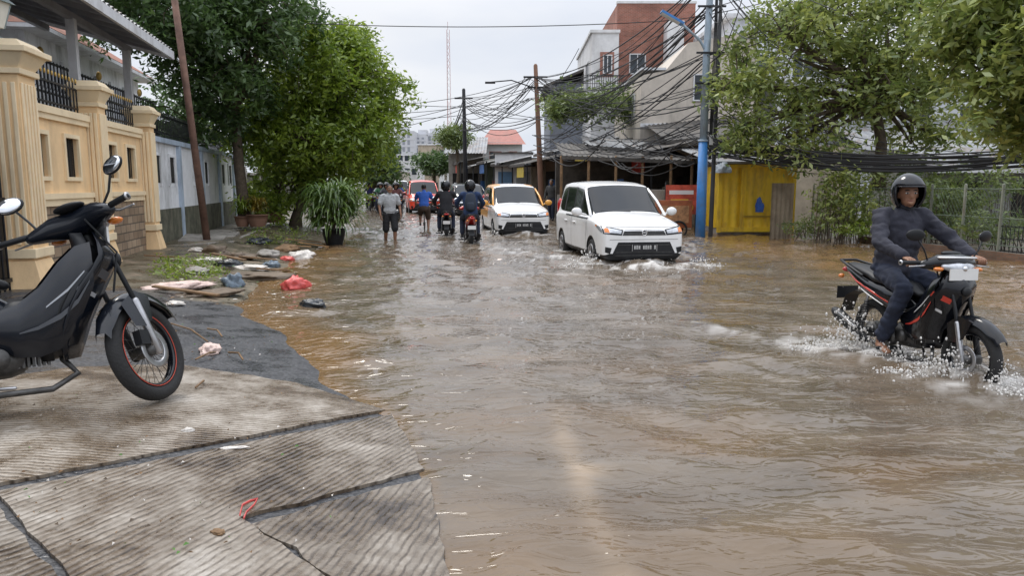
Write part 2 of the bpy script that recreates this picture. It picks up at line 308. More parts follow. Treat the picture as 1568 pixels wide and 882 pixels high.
q2=nn(t,'ShaderNodeTexNoise'); q2.inputs['Scale'].default_value=.9; q2.inputs['Detail'].default_value=4; l.new(mp1.outputs[0],q2.inputs['Vector'])
c0=nn(t,'ShaderNodeValToRGB'); c0.color_ramp.elements[0].position=.35; c0.color_ramp.elements[0].color=(.1,.078,.056,1); c0.color_ramp.elements[1].position=.65; c0.color_ramp.elements[1].color=(.165,.132,.098,1); l.new(q2.outputs[0],c0.inputs[0])
x1=nn(t,'ShaderNodeMixRGB'); l.new(am.outputs['Fac'],x1.inputs[0]); l.new(c0.outputs[0],x1.inputs[1]); x1.inputs[2].default_value=(.2,.12,.055,1)
x2=nn(t,'ShaderNodeMixRGB'); l.new(al_.outputs['Fac'],x2.inputs[0]); l.new(x1.outputs[0],x2.inputs[1]); x2.inputs[2].default_value=(.36,.27,.18,1)
x3=nn(t,'ShaderNodeMixRGB'); l.new(af.outputs['Fac'],x3.inputs[0]); l.new(x2.outputs[0],x3.inputs[1]); x3.inputs[2].default_value=(.74,.72,.69,1); l.new(x3.outputs[0],b.inputs['Base Color'])
rr=nn(t,'ShaderNodeMapRange'); l.new(af.outputs['Fac'],rr.inputs[0]); rr.inputs[3].default_value=.03; rr.inputs[4].default_value=.6; l.new(rr.outputs[0],b.inputs['Roughness'])
b.inputs['IOR'].default_value=1.42
bn=nn(t,'ShaderNodeBump'); bn.inputs['Strength'].default_value=.5; bn.inputs['Distance'].default_value=.04; l.new(q1.outputs[0],bn.inputs['Height']); l.new(bn.outputs[0],b.inputs['Normal'])
gridmesh('water',Xw,Yw,hgt-.040,wm,{'mud':mudw,'foam':np.clip(foam,0,1),'sand':mudl})
# ---------------- concrete slabs
def ribmat(name,ang,tint=1.0):
    m=bpy.data.materials.new(name); m.use_nodes=True; t=m.node_tree; l=t.links; b=t.nodes['Principled BSDF']
    g=nn(t,'ShaderNodeTexCoord'); mp=nn(t,'ShaderNodeMapping'); mp.inputs['Rotation'].default_value=(0,0,ang); l.new(g.outputs['Object'],mp.inputs[0])
    wv=nn(t,'ShaderNodeTexWave'); wv.inputs['Scale'].default_value=8.6; wv.inputs['Distortion'].default_value=3.2; wv.inputs['Detail'].default_value=3; wv.inputs['Detail Scale'].default_value=1.0; l.new(mp.outputs[0],wv.inputs['Vector'])
    n2=nn(t,'ShaderNodeTexNoise'); n2.inputs['Scale'].default_value=1.4; n2.inputs['Detail'].default_value=7; n2.inputs['Roughness'].default_value=.74; l.new(g.outputs['Object'],n2.inputs['Vector'])
    ms_=nn(t,'ShaderNodeMapping'); ms_.inputs['Rotation'].default_value=(0,0,ang); ms_.inputs['Scale'].default_value=(14,2.2,1); l.new(g.outputs['Object'],ms_.inputs[0])
    n3=nn(t,'ShaderNodeTexNoise'); n3.inputs['Scale'].default_value=1.6; n3.inputs['Detail'].default_value=6; n3.inputs['Roughness'].default_value=.75; l.new(ms_.outputs[0],n3.inputs['Vector'])
    r=nn(t,'ShaderNodeValToRGB'); e=r.color_ramp.elements; e[0].position=.38; e[0].color=(.055*tint,.036*tint,.022*tint,1); e[1].position=.66; e[1].color=(.44*tint,.4*tint,.35*tint,1); e2=e.new(.47); e2.color=(.17*tint,.13*tint,.092*tint,1); e3=e.new(.56); e3.color=(.28*tint,.24*tint,.195*tint,1); l.new(n2.outputs[0],r.inputs[0])
    rw=nn(t,'ShaderNodeValToRGB'); rw.color_ramp.elements[0].position=.02; rw.color_ramp.elements[0].color=(.26,.23,.2,1); rw.color_ramp.elements[1].position=.5; l.new(wv.outputs['Fac'],rw.inputs[0])
    rk=nn(t,'ShaderNodeValToRGB'); rk.color_ramp.elements[0].position=.4; rk.color_ramp.elements[0].color=(.1,.1,.1,1); rk.color_ramp.elements[1].position=.58; l.new(n3.outputs[0],rk.inputs[0])
    fw=nn(t,'ShaderNodeMixRGB'); l.new(rk.outputs[0],fw.inputs[0]); fw.inputs[1].default_value=(.8,.8,.8,1); l.new(rw.outputs[0],fw.inputs[2])
    mu=nn(t,'ShaderNodeMixRGB'); mu.blend_type='MULTIPLY'; mu.inputs[0].default_value=1; l.new(r.outputs[0],mu.inputs[1]); l.new(fw.outputs[0],mu.inputs[2]); l.new(mu.outputs[0],b.inputs['Base Color'])
    rr=nn(t,'ShaderNodeMapRange'); l.new(n2.outputs[0],rr.inputs[0]); rr.inputs[1].default_value=.42; rr.inputs[2].default_value=.58; rr.inputs[3].default_value=.1; rr.inputs[4].default_value=.5; l.new(rr.outputs[0],b.inputs['Roughness'])
    ad=nn(t,'ShaderNodeMath'); ad.operation='MULTIPLY_ADD'; l.new(wv.outputs['Fac'],ad.inputs[0]); ad.inputs[1].default_value=.45; l.new(n3.outputs[0],ad.inputs[2])
    bn=nn(t,'ShaderNodeBump'); bn.inputs['Strength'].default_value=.45; bn.inputs['Distance'].default_value=.012; l.new(ad.outputs[0],bn.inputs['Height']); l.new(bn.outputs[0],b.inputs['Normal']); return m
pave=E('concrete_pavement')
def densify(name,px,mat,dz=.018):
    pts=[]
    q0=[GH(*p) for p in px]; n=len(q0); rj=random.Random(len(px))
    for i in range(n):
        a=q0[i];b_=q0[(i+1)%n]; k=max(1,int((b_-a).length/.09))
        for j in range(k):
            q=a.lerp(b_,j/k); am_=0 if j==0 else .007; pts.append((q.x+rj.gauss(0,am_),q.y+rj.gauss(0,am_)))
    bm=bmesh.new(); vs=[bm.verts.new((x,y,0)) for x,y in pts]; bm.faces.new(vs); bmesh.ops.triangulate(bm,faces=bm.faces[:])
    for k in range(6):
        ed=[e for e in bm.edges if e.calc_length()>.15]
        if not ed: break
        bmesh.ops.subdivide_edges(bm,edges=ed,cuts=1); bmesh.ops.triangulate(bm,faces=bm.faces[:])
    c=np.array([v.co[:] for v in bm.verts]); z=hfun(c[:,0],c[:,1])+dz+.012*(fbm(c[:,0]*1.1,c[:,1]*1.1,2,8)-.4)
    for v,zz in zip(bm.verts,z): v.co.z=zz
    bmesh.ops.recalc_face_normals(bm,faces=bm.faces[:])
    if sum(f.normal.z for f in bm.faces)<0: bmesh.ops.reverse_faces(bm,faces=bm.faces[:])
    bnd=[e for e in bm.edges if e.is_boundary]; ex=bmesh.ops.extrude_edge_only(bm,edges=bnd)
    for v in [g_ for g_ in ex['geom'] if isinstance(g_,bmesh.types.BMVert)]: v.co.z-=.05
    me=bpy.data.meshes.new(name); bm.to_mesh(me); bm.free(); me.materials.append(mat); o=bpy.data.objects.new(name,me); sc.collection.objects.link(o); o.parent=pave
    return o
densify('slab_a',[(-420,640),(-150,588),(0,583),(265,560),(455,589),(590,624),(330,681),(0,745),(-420,830)],ribmat('ribs_a',1.45,1.15))
densify('slab_b',[(-300,822),(0,757),(330,692),(600,632),(650,715),(368,798),(500,890),(520,960),(150,960),(105,885),(0,765),(-40,785)],ribmat('ribs_b',.35))
densify('slab_c',[(386,808),(655,727),(690,890),(700,980),(545,970),(510,890)],ribmat('ribs_c',.2,.9))
densify('slab_d',[(-60,802),(-8,777),(89,890),(130,965),(-260,990),(-300,852)],ribmat('ribs_d',.5,.85))
# ---------------- trees
def leaves(name,C,n_per,spread,llen,mat,parent,rs,flat=.6,aspect=.36):
    C=np.asarray(C); K=len(C); n=K*n_per; c=np.repeat(C,n_per,0)+rs.normal(0,1,(n,3))*np.array([spread,spread,spread*.7])
    d=rs.normal(0,1,(n,3)); d[:,2]=d[:,2]*flat-.35; d/=np.linalg.norm(d,axis=1)[:,None]
    s=rs.normal(0,1,(n,3)); s[:,2]*=.5; s=np.cross(d,s); s/=np.linalg.norm(s,axis=1)[:,None]+1e-9
    s=np.cross(s,d); s/=np.linalg.norm(s,axis=1)[:,None]+1e-9
    ll=llen*(.6+.8*rs.rand(n))[:,None]; V=np.stack([c,c+d*ll*.45+s*ll*aspect*.5,c+d*ll,c+d*ll*.45-s*ll*aspect*.5],1).reshape(-1,3)
    me=bpy.data.meshes.new(name); me.vertices.add(len(V)); me.vertices.foreach_set('co',V.ravel()); me.loops.add(n*4); me.loops.foreach_set('vertex_index',np.arange(n*4)); me.polygons.add(n); me.polygons.foreach_set('loop_start',np.arange(n)*4)
    me.update(calc_edges=True); tint=np.clip(np.repeat(rs.rand(K),n_per)*.65+rs.rand(n)*.35,0,1); at=me.attributes.new('tint','FLOAT','POINT'); at.data.foreach_set('value',np.repeat(tint,4).astype(np.float32))
    me.materials.append(mat); o=bpy.data.objects.new(name,me); sc.collection.objects.link(o); o.parent=parent; return o
def tree(name,base,fork,lobes,nb,npl,ll,mat,seed,tr=.16,droop=.4,spread=.16,vis=.5,aspect=.36):
    rs=np.random.RandomState(seed); e=E(name); base=Vector(base);fork=Vector(fork); spl=[]
    mid=(base+fork)/2+Vector((rs.normal()*.08,rs.normal()*.08,0))
    spl.append(([base-Vector((0,0,.2)),base+(mid-base)*.15,mid,fork],[tr*1.5,tr*1.1,tr*.95,tr*.8])); nodes=[]; C=[]
    for (c,r) in lobes:
        c=Vector(c)
        for k in range(4):
            q=c+Vector((rs.normal()*r[0]*.3,rs.normal()*r[1]*.3,rs.normal()*r[2]*.25)); m1=fork.lerp(q,.4)+Vector((rs.normal()*.15,rs.normal()*.15,.2)); m2=fork.lerp(q,.75)+Vector((rs.normal()*.12,rs.normal()*.12,.12))
            spl.append(([fork,m1,m2,q],[tr*.55,tr*.42,tr*.3,tr*.18])); nodes+=[m1,m2,q]
    V=sum(r[0]*r[2] for c,r in lobes)
    for (c,r) in lobes:
        c=Vector(c)
        for k in range(int(nb*r[0]*r[2]/V)):
            d=Vector(rs.normal(0,1,3)).normalized(); q=.45+.62*rs.rand()**.6; q*= .82+.36*rs.rand()
            tgt=c+Vector((d.x*r[0]*q,d.y*r[1]*q,d.z*r[2]*q)); st=min(nodes,key=lambda n_:(n_-tgt).length)
            m=st.lerp(tgt,.55)+Vector((0,0,.18*(tgt-st).length)); tip=tgt+Vector((d.x*.25,d.y*.25,-droop*rs.rand()))
            if rs.rand()<vis: spl.append(([st,m,tgt,tip],[tr*.15,tr*.11,tr*.07,tr*.03]))
            C+= [tgt.lerp(m,.35),tgt,tgt.lerp(tip,.6),tip]
    curves('limbs',spl,bark,e,1.0,1); leaves('foliage',C,npl,spread,ll,mat,e,rs,aspect=aspect); return e
lf_b=leafmat('leaf_bright',(.08,.15,.015),(.36,.46,.055)); lf_d=leafmat('leaf_dark',(.03,.07,.02),(.12,.2,.05)); lf_m=leafmat('leaf_mid',(.06,.11,.03),(.27,.32,.09)); lf_r=leafmat('leaf_pale',(.09,.15,.035),(.42,.46,.12))
def lb(u,v,Y,r): return (P(u,v,Y),r)
tree('broadleaf_tree',P(452,338,24.5),P(470,255,24.3),[lb(470,100,24,(1.7,1.8,1.4)),lb(535,140,24,(1.6,1.8,1.4)),lb(410,180,24,(1.2,1.6,1.3)),lb(555,205,23.5,(1.0,1.3,.9)),lb(470,215,23.5,(1.8,1.6,1.1)),lb(430,290,24.5,(1.0,1.2,.7)),lb(520,75,25,(1.1,1.3,.9)),lb(505,262,24.5,(1.0,1.2,.7))],520,24,.19,lf_b,1,droop=.7,spread=.18)
tree('shade_tree',P(375,330,22),P(360,170,22),[lb(330,55,21,(2.0,2,1.3)),lb(250,5,20,(2.2,2,1.1)),lb(420,10,22,(1.4,2,1.1)),lb(345,130,21.5,(1.2,1.6,.8)),lb(300,180,21.5,(1.1,1.4,.6))],330,24,.19,lf_d,2,spread=.2)
tree('roadside_tree',P(1345,280,20),P(1340,160,20),[lb(1200,80,20,(1.4,1.8,1.2)),lb(1280,15,20,(1.6,1.8,1.0)),lb(1390,50,20,(1.6,1.8,1.3)),lb(1300,130,20,(1.5,1.8,.75)),lb(1170,190,19.5,(.95,1.2,.65)),lb(1430,150,20,(1.1,1.4,.75)),lb(1420,215,20.5,(1.0,1.2,.42)),lb(1130,130,20,(.65,1,.65)),lb(1240,215,19.5,(.8,1.2,.4))],320,17,.19,lf_r,3,droop=.55,spread=.2,tr=.15,vis=.9)
tree('mango_tree',(13.6,14.2,0),(13.4,14,2.8),[lb(1560,15,12.8,(1.2,1.2,.9)),lb(1620,110,12.5,(1.4,1.2,1.1)),lb(1575,185,13.4,(.6,.8,.4)),lb(1540,80,13,(.8,.8,.5)),lb(1500,15,13.5,(.6,.9,.45))],220,18,.19,lf_r,4,spread=.16,vis=.8)
tree('street_tree',P(575,300,45),P(570,250,45),[lb(565,235,45,(1.6,2,1.4)),lb(582,262,45,(1.0,2,.8))],140,14,.25,lf_d,5,spread=.3)
tree('street_tree',P(665,300,62),P(665,255,62),[lb(665,248,62,(1.3,2,.8))],70,14,.3,lf_d,6,spread=.3)
tree('street_tree',P(700,300,55),P(700,230,55),[lb(697,207,55,(1.1,1.2,.7))],60,14,.25,lf_m,7,spread=.25)
ev=E('climbing_vine'); rs=np.random.RandomState(5)
C=[P(R.uniform(840,985),0,34) for i in range(240)]; C=[Vector((c.x+R.gauss(0,.1),34+R.gauss(0,.5),4.7+R.gauss(0,.35)+ (1-abs((c.x-4)/3))*.5)) for c in C]
leaves('foliage',C,20,.2,.22,lf_m,ev,rs)
def shrub(name,pts,npl,sp,ll,mat,seed,asp=.36):
    e=E(name); rs=np.random.RandomState(seed); leaves('foliage',pts,npl,sp,ll,mat,e,rs,aspect=asp)
    spl=[]
    for p in pts[::3]:
        p=Vector(p); spl.append(([Vector((p.x+rs.normal()*.1,p.y+rs.normal()*.1,.05)),p.lerp(Vector((p.x,p.y,.1)),.4),p],[.012,.009,.005]))
    curves('stems',spl,bark,e,1,1); return e
def cloud(u,v,Y,ru,rv,n):
    o=[]
    for i in range(n):
        a=R.uniform(0,6.28); q=math.sqrt(R.random()); p=P(u+ru*q*math.cos(a),v+rv*q*math.sin(a),Y+R.uniform(-.5,.5)); o.append(p)
    return o
shrub('garden_shrub',cloud(1295,305,18.6,46,48,110),22,.13,.14,lf_r,11)
shrub('garden_shrub',cloud(1440,318,17,66,38,120),20,.12,.13,lf_m,12)
shrub('garden_shrub',cloud(1380,280,20,60,34,80),20,.12,.13,lf_m,13)
shrub('garden_shrub',cloud(1235,345,19.5,34,14,34),22,.1,.1,lf_m,14)
shrub('garden_shrub',cloud(1500,285,19,70,34,70),20,.12,.13,lf_m,15)
shrub('garden_shrub',cloud(1520,345,15.5,60,22,60),20,.1,.11,lf_m,16)
shrub('garden_shrub',cloud(1330,350,18,50,10,50),20,.08,.09,lf_b,17)
# ---------------- left wall
wl=E('boundary_wall',rz=TH); T0=-4.36
mb=MB()
Sp=[10.55,13.45,16.35]
def wallpanel(mb,s0,s1,nich):
    zz0,zz1=1.62,2.2; cur=s0
    for a,b_ in nich:
        mb.b(T0-.2,T0,cur,a,zz0,zz1,0); mb.b(T0-.2,T0-.07,a,b_,zz0,zz1,1)
        for k in range(3): q=a+(b_-a)*(k+.5)/3; mb.tube([(T0-.03,q,zz0),(T0-.03,q,zz1)],.01,1,6)
        for (y0,y1,z0,z1) in((a-.06,a,zz0-.06,zz1+.06),(b_,b_+.06,zz0-.06,zz1+.06),(a,b_,zz1,zz1+.06),(a,b_,zz0-.06,zz0)): mb.b(T0,T0+.035,y0,y1,z0,z1,2)
        cur=b_
    mb.b(T0-.2,T0,cur,s1,zz0,zz1,0)
    mb.b(T0-.2,T0,s0,s1,zz1,2.5,0); mb.b(T0-.2,T0,s0,s1,1.2,zz0,0); mb.b(T0-.2,T0-.003,s0,s1,-.1,1.2,3)
    mb.b(T0-.25,T0+.07,s0,s1,2.5,2.6,2); mb.b(T0,T0+.045,s0,s1,2.42,2.5,2); mb.b(T0,T0+.06,s0,s1,1.3,1.38,2); mb.b(T0,T0+.03,s0,s1,1.2,1.3,2)
wallpanel(mb,Sp[0]+.22,Sp[1]-.22,[(11.1,11.6),(12.25,12.75)]); wallpanel(mb,Sp[1]+.22,Sp[2]-.22,[(14.05,14.55),(15.15,15.65)])
mb.obj('wall_panels',[cream,dark,creaml,stone],wl)
mb=MB()
for i,s in enumerate(Sp):
    tz=3.2-.1*i; w_=.3 if i==0 else .22
    mb.fr(T0,s,.55,tz-.35,w_*.8,w_*.8,w_*.8,w_*.8,0); mb.fr(T0,s,-.1,.55,w_*1.45,w_*1.35,w_*.85,w_*.85,0)
    mb.fr(T0,s,tz-.35,tz-.28,w_*.95,w_*.95,w_*.95,w_*.95,1); mb.fr(T0,s,tz-.28,tz-.1,w_*.82,w_*.82,w_*1.2,w_*1.2,1); mb.fr(T0,s,tz-.1,tz-.03,w_*1.35,w_*1.35,w_*1.35,w_*1.35,1); mb.fr(T0,s,tz-.03,tz+.06,w_*1.2,w_*1.2,w_*.9,w_*.9,1)
    for k in range(-2,3):
        mb.b(T0+w_*.8,T0+w_*.8+.025,s+k*w_*.3-.025,s+k*w_*.3+.025,.75,tz-.45,1)
        mb.b(T0+k*w_*.3-.025,T0+k*w_*.3+.025,s-w_*.8-.025,s-w_*.8,.75,tz-.45,1)
    mb.b(T0-w_*.85,T0+w_*.95,s-w_*.95,s+w_*.95,.58,.7,1)
mb.obj('pillars',[cream,creaml],wl,bevel=.008)
mb=MB()
for s0,s1 in((Sp[0]+.25,Sp[1]-.25),(Sp[1]+.25,Sp[2]-.25)):
    mb.b(T0-.11,T0-.08,s0,s1,2.68,2.71); mb.b(T0-.11,T0-.08,s0,s1,2.98,3.01); s=s0+.05
    while s<s1: mb.tube([(T0-.095,s,2.6),(T0-.095,s,3.1)],.011,0,6); mb.ell((T0-.095,s,3.13),(.018,.018,.04),1,6,4); s+=.13
mb.obj('fence_rail',[iron,gold],wl)
la=E('wall_lantern',RW(T0,10.4,3.22)); mb=MB(); mb.disc((0,0,.03),.09,.06,'z',0); mb.tube([(0,0,.05),(0,0,.18)],.025,0); mb.fr(0,0,.18,.48,.07,.07,.13,.13,1)
for a in(-1,1):
    for b_ in(-1,1): mb.tube([(a*.07,b_*.07,.18),(a*.13,b_*.13,.48)],.01,0,6)
mb.fr(0,0,.48,.62,.17,.17,.04,.04,0); mb.ell((0,0,.65),(.03,.03,.05),0,8,6); mb.obj('lantern',[M('lantern_grey',(.25,.3,.3),.4,.4),M('frosted_glass',(.7,.68,.6),.3)],la)
ga=E('iron_gate',rz=TH); mb=MB()
for k in range(14): mb.tube([(T0,10.15-k*.13,.2),(T0,10.15-k*.13,2.7)],.014,0,6)
for z in(.3,1.3,2.5): mb.b(T0-.02,T0+.02,8.3,10.2,z,z+.05,0)
mb.b(T0-.05,T0-.03,8.3,10.2,.3,1.8,0); mb.obj('gate_leaf',[iron],ga)
# ---------------- carport / house
ho=E('carport_house',rz=TH); mb=MB()
def corr(mb,p00,p10,p01,p11,n,amp,m=0):
    p00,p10,p01,p11=map(Vector,(p00,p10,p01,p11)); rowa=[];rowb=[]; nrm=(p10-p00).cross(p01-p00).normalized()
    for i in range(n*4+1):
        f=i/(n*4); o=nrm*amp*math.cos(i*math.pi/2); rowa.append(p00.lerp(p10,f)+o); rowb.append(p01.lerp(p11,f)+o)
    mb.grid([rowa,rowb],m)
ze=4.38
corr(mb,(-4.1,8,ze+.1),(-4.1,18.1,ze+.1),(-9.5,8,ze+1.5),(-9.5,18.1,ze+1.5),46,.025,0)
mb.b(-4.12,-4.06,8,18.1,ze-.12,ze+.05,1)
mb.add([(-4.1,18.12,ze-.12),(-4.1,18.12,ze+.06),(-9.5,18.12,ze+1.46),(-9.5,18.12,ze+1.28),(-4.1,18.16,ze-.12),(-4.1,18.16,ze+.06),(-9.5,18.16,ze+1.46),(-9.5,18.16,ze+1.28)],[(0,1,2,3),(4,7,6,5),(0,4,5,1),(3,2,6,7),(0,3,7,4)],1,False)
s=8.2
while s<18:
    mb.add([(-4.15,s,ze-.05),(-4.15,s,ze+.04),(-9.5,s,ze+1.42),(-9.5,s,ze+1.33),(-4.15,s+.06,ze-.05),(-4.15,s+.06,ze+.04),(-9.5,s+.06,ze+1.42),(-9.5,s+.06,ze+1.33)],[(0,1,2,3),(4,7,6,5),(0,4,5,1),(0,3,7,4)],2,False); s+=.75
mb.b(-5.0,-4.9,8,18,ze-.02,ze+.1,2); mb.b(-6.6,-6.5,8,18,ze+.38,ze+.5,2)
for s in(11.35,14.6,17.7): mb.b(-5.02,-4.88,s,s+.14,0,ze,1); mb.b(-8.0,-7.86,s,s+.14,0,ze+.8,1)
mb.obj('carport_roof',[greyroof,fascia,M('purlin',(.3,.3,.32),.5,.3)],ho)
mb=MB(); mb.b(-16,-9.2,2,19,0,8.5,0)
for s in(5,8,11,14,16.6):
    mb.b(-9.2,-9.14,s,s+1.3,.6,2.4,1); mb.b(-9.2,-9.14,s,s+1.3,3.6,5.0,1); mb.b(-9.2,-9.12,s-.08,s,3.5,5.1,2); mb.b(-9.2,-9.12,s+1.3,s+1.38,3.5,5.1,2)
mb.b(-9.2,-6.8,2,18.5,2.85,3.05,2)
mb.obj('house_body',[M('house_grey',(.16,.16,.16),.8,dirt=((.06,.06,.06),.6,1)),winglass,fascia],ho)
mb=MB(); s=9
while s<22.5: mb.tube([(-5.6,s,2.6),(-5.6,s,3.75)],.013,0,5); mb.torus((-5.6,s+.07,3.3),.06,.008,'x',0,10,4); s+=.16
for z in(2.7,3.15,3.7): mb.b(-5.62,-5.58,9,22.5,z,z+.035,0)
for s in(12,15,18,21): mb.ell((-5.6,s,3.85),(.06,.06,.1),1,8,6)
mb.obj('balcony_railing',[iron,gold],ho)
# ---------------- white compound wall building
wb=E('white_compound_wall',rz=TH); mb=MB(); s0,s1=16.75,27.5
mb.b(-4.75,-4.5,s0,s1,.95,2.45,0); mb.b(-4.73,-4.46,s0,s1,-.1,.95,1); mb.b(-4.85,-4.42,s0,s1,2.45,2.56,2)
for i in range(5):
    s=s0+.3+i*2.6; mb.b(-4.5,-4.43,s,s+.22,-.1,2.44,2)
for i in range(8):
    if i in(0,1,3,4,6,7): s=s0+.3+i*1.3; mb.b(-4.5,-4.49,s+.5,s+.95,1.55,2.15,3); mb.b(-4.5,-4.46,s+.43,s+.5,1.48,2.22,0); mb.b(-4.5,-4.46,s+.95,s+1.02,1.48,2.22,0); mb.b(-4.5,-4.46,s+.5,s+.95,2.15,2.22,0)
mb.b(-9,-4.9,17.2,27.3,2.3,2.5,4)
mb.obj('wall_body',[wwall,moss,bluegrey,dark,concr],wb)
mb=MB(); s=16.9
while s<27: mb.tube([(-4.65,s,2.56),(-4.65,s,3.2)],.012,0,5); s+=.14
mb.b(-4.67,-4.63,16.9,27,2.7,2.73,0); mb.b(-4.67,-4.63,16.9,27,3.1,3.13,0); mb.obj('railing',[iron],wb)
wh_=E('white_house',rz=TH); mb=MB(); mb.b(-13,-7.5,19.3,28,0,5.2,0); mb.add([(-7.0,18.9,5.1),(-7.0,28.4,5.1),(-13.5,28.4,5.1),(-13.5,18.9,5.1),(-10.2,21.5,7.2),(-10.2,26,7.2)],[(0,1,5,4),(1,2,5),(2,3,4,5),(3,0,4)],1,False); mb.b(-13.5,-7.0,18.9,28.4,5.0,5.09,3)
for s in(20,22.5,25): mb.b(-7.5,-7.46,s,s+1.2,3.2,4.5,2); mb.b(-7.5,-7.43,s-.08,s,3.1,4.6,3); mb.b(-7.5,-7.43,s+1.2,s+1.28,3.1,4.6,3)
for x in(-9.4,-11.6): mb.b(x,x+1.1,19.26,19.3,3.2,4.5,2)
mb.obj('house_body',[wwall,tiler,winglass,fascia],wh_)
def pole(name,base,top,r0,r1,mat):
    e=E(name); mb=MB(); mb.tube([base,top],[r0,r1],0,14,cap=None); mb.obj('shaft',[mat],e); return e
pb=GH(318,368); pole('utility_pole',pb-Vector((0,0,.2)),P(262,-40,pb.y-.3),.085,.07,brownpole)
fl=E('garden_wall',rz=TH); mb=MB(); mb.b(-4.9,-4.6,27.6,60,-.1,1.9,0); mb.b(-5,-4.5,27.6,60,1.9,2.0,1)
for s in(30,34,38,42,46): mb.b(-4.6,-4.45,s,s+.35,-.1,2.2,1)
mb.obj('wall_body',[moss,concr],fl)
sw=E('sidewalk_kerb',rz=TH); mb=MB()
for i in range(12):
    s=17+i*1.25; Mx=Matrix.Translation((-3.8+R.uniform(-.1,.1),s+.6,.1+R.uniform(-.03,.05)))@Matrix.Rotation(R.uniform(-.08,.08),4,'X')@Matrix.Rotation(R.uniform(-.08,.08),4,'Y')@Matrix.Rotation(R.uniform(-.06,.06),4,'Z'); mb.b(-.5,.45,-.57,.57,-.2,.1,0,Mx)
mb.b(-3.15,-3.0,18,34,-.1,.2,0)
mb.obj('kerb_blocks',[M('sidewalk_concrete',(.27,.25,.22),.8,var=.3,bump=.4,dirt=((.08,.07,.05),.7,2))],sw,bevel=.02)
# ---------------- potted plants
def pot(loc,r,h,mat):
    e=E('potted_plant',loc); mb=MB(); prof=[(.7,0),(.95,h*.6),(1,h*.92),(1.08,h*.93),(1.08,h),(.92,h),(.9,h*.85),(.05,h*.85)]
    mb.grid([[Vector((r*q*math.cos(a*math.pi/12),r*q*math.sin(a*math.pi/12),z)) for a in range(24)] for q,z in prof],0,True); mb.obj('pot',[mat],e); return e
def strap(e,n,h0,rad,ln,wd,mat,seed,up=.5,zz=None):
    rs=np.random.RandomState(seed); V=[];Fc=[];tn=[]
    for i in range(n):
        a=rs.rand()*6.283; q=rad*math.sqrt(rs.rand()); z0=h0+(rs.rand()*(zz or 0)); ox,oy=q*math.cos(a),q*math.sin(a); b2=a+rs.normal()*.7; l_=ln*(.6+.6*rs.rand()); el=up+rs.normal()*.35; x=0;z=0; side=Vector((-math.sin(b2),math.cos(b2),0)); o=len(V); t_=rs.rand()
        for k in range(5):
            w_=wd*[.5,1,.9,.6,.05][k]; c=Vector((ox+math.cos(b2)*x,oy+math.sin(b2)*x,z0+z)); V+=[c-side*w_,c+side*w_]; tn+=[t_,t_]; x+=l_/4*math.cos(el); z+=l_/4*math.sin(el); el-=.55
        Fc+=[(o+2*k,o+2*k+1,o+2*k+3,o+2*k+2) for k in range(4)]
    me=bpy.data.meshes.new('leaves'); me.from_pydata([tuple(v) for v in V],[],Fc); at=me.attributes.new('tint','FLOAT','POINT'); at.data.foreach_set('value',np.array(tn,dtype=np.float32)); me.materials.append(mat); o=bpy.data.objects.new('leaves',me); sc.collection.objects.link(o); o.parent=e
lf_p=leafmat('leaf_pot_plant',(.04,.09,.015),(.17,.26,.045))
p0=G(512,376); e=pot(p0,.28,.42,black); strap(e,900,.5,.5,.62,.022,lf_p,1,.6,.95)
curves('stems',[([(0,0,.3),(.1*math.cos(a),.1*math.sin(a),.9),(.3*math.cos(a),.3*math.sin(a),1.35)],[.02,.015,.01]) for a in range(7)],bark,e)
for (u,v,r,h,s_) in((395,352,.3,.35,2),(420,345,.28,.35,3),(372,352,.22,.3,5),(488,352,.25,.3,9)):
    q=GH(u,v); e=pot(q+Vector((0,0,.1)),r,h,M('clay_pot',(.22,.12,.08),.7) if s_!=9 else black); strap(e,160,h+.05,.12,.42,.018,leafmat('leaf_yellow%d'%s_,(.12,.12,.01),(.45,.3,.04)) if s_==2 else lf_b,s_,1.0,.35)
we=E('verge_weeds'); pts=[]
for i in range(110):
    q=GH(R.uniform(240,340),R.uniform(398,430)); pts.append(q+Vector((0,0,.03)))
for i in range(60):
    q=GH(R.uniform(380,470),R.uniform(352,375)); pts.append(q+Vector((0,0,.05)))
leaves('foliage',pts,14,.07,.07,lf_b,we,np.random.RandomState(3))
# ---------------- litter
def lump(name,loc,r,mat,seed,sq=.5):
    mb=MB(); mb.ell((0,0,0),(1,1,1),0,30,18); V=[]
    for v in mb.v:
        v=Vector(v); k=1+.45*mnoise.noise(v*1.7+Vector((seed,0,0)))+.35*abs(mnoise.noise(v*4+Vector((0,seed,0))))+.12*mnoise.noise(v*9); V.append((v.x*r[0]*k,v.y*r[1]*k,max(-.05,v.z*r[2]*k)))
    mb.v=V; e=E(name,loc); mb.obj('bag',[mat],e,rot=(0,0,seed)); return e
bagr=M('red_bag',(.65,.1,.09),.35,var=.3,vs=12,bump=.6,bs=18); bagw=M('white_bag',(.62,.58,.53),.45,var=.3,vs=10,bump=.6,bs=14); bagk=M('black_bag',(.025,.03,.035),.25,var=.4,vs=9,bump=.8,bs=14); bagb=M('blue_grey_bag',(.12,.16,.2),.35,var=.5,vs=12,bump=.8,bs=16); pink=M('pink_cloth',(.66,.5,.44),.6,var=.3,vs=8,bump=.6,bs=14)
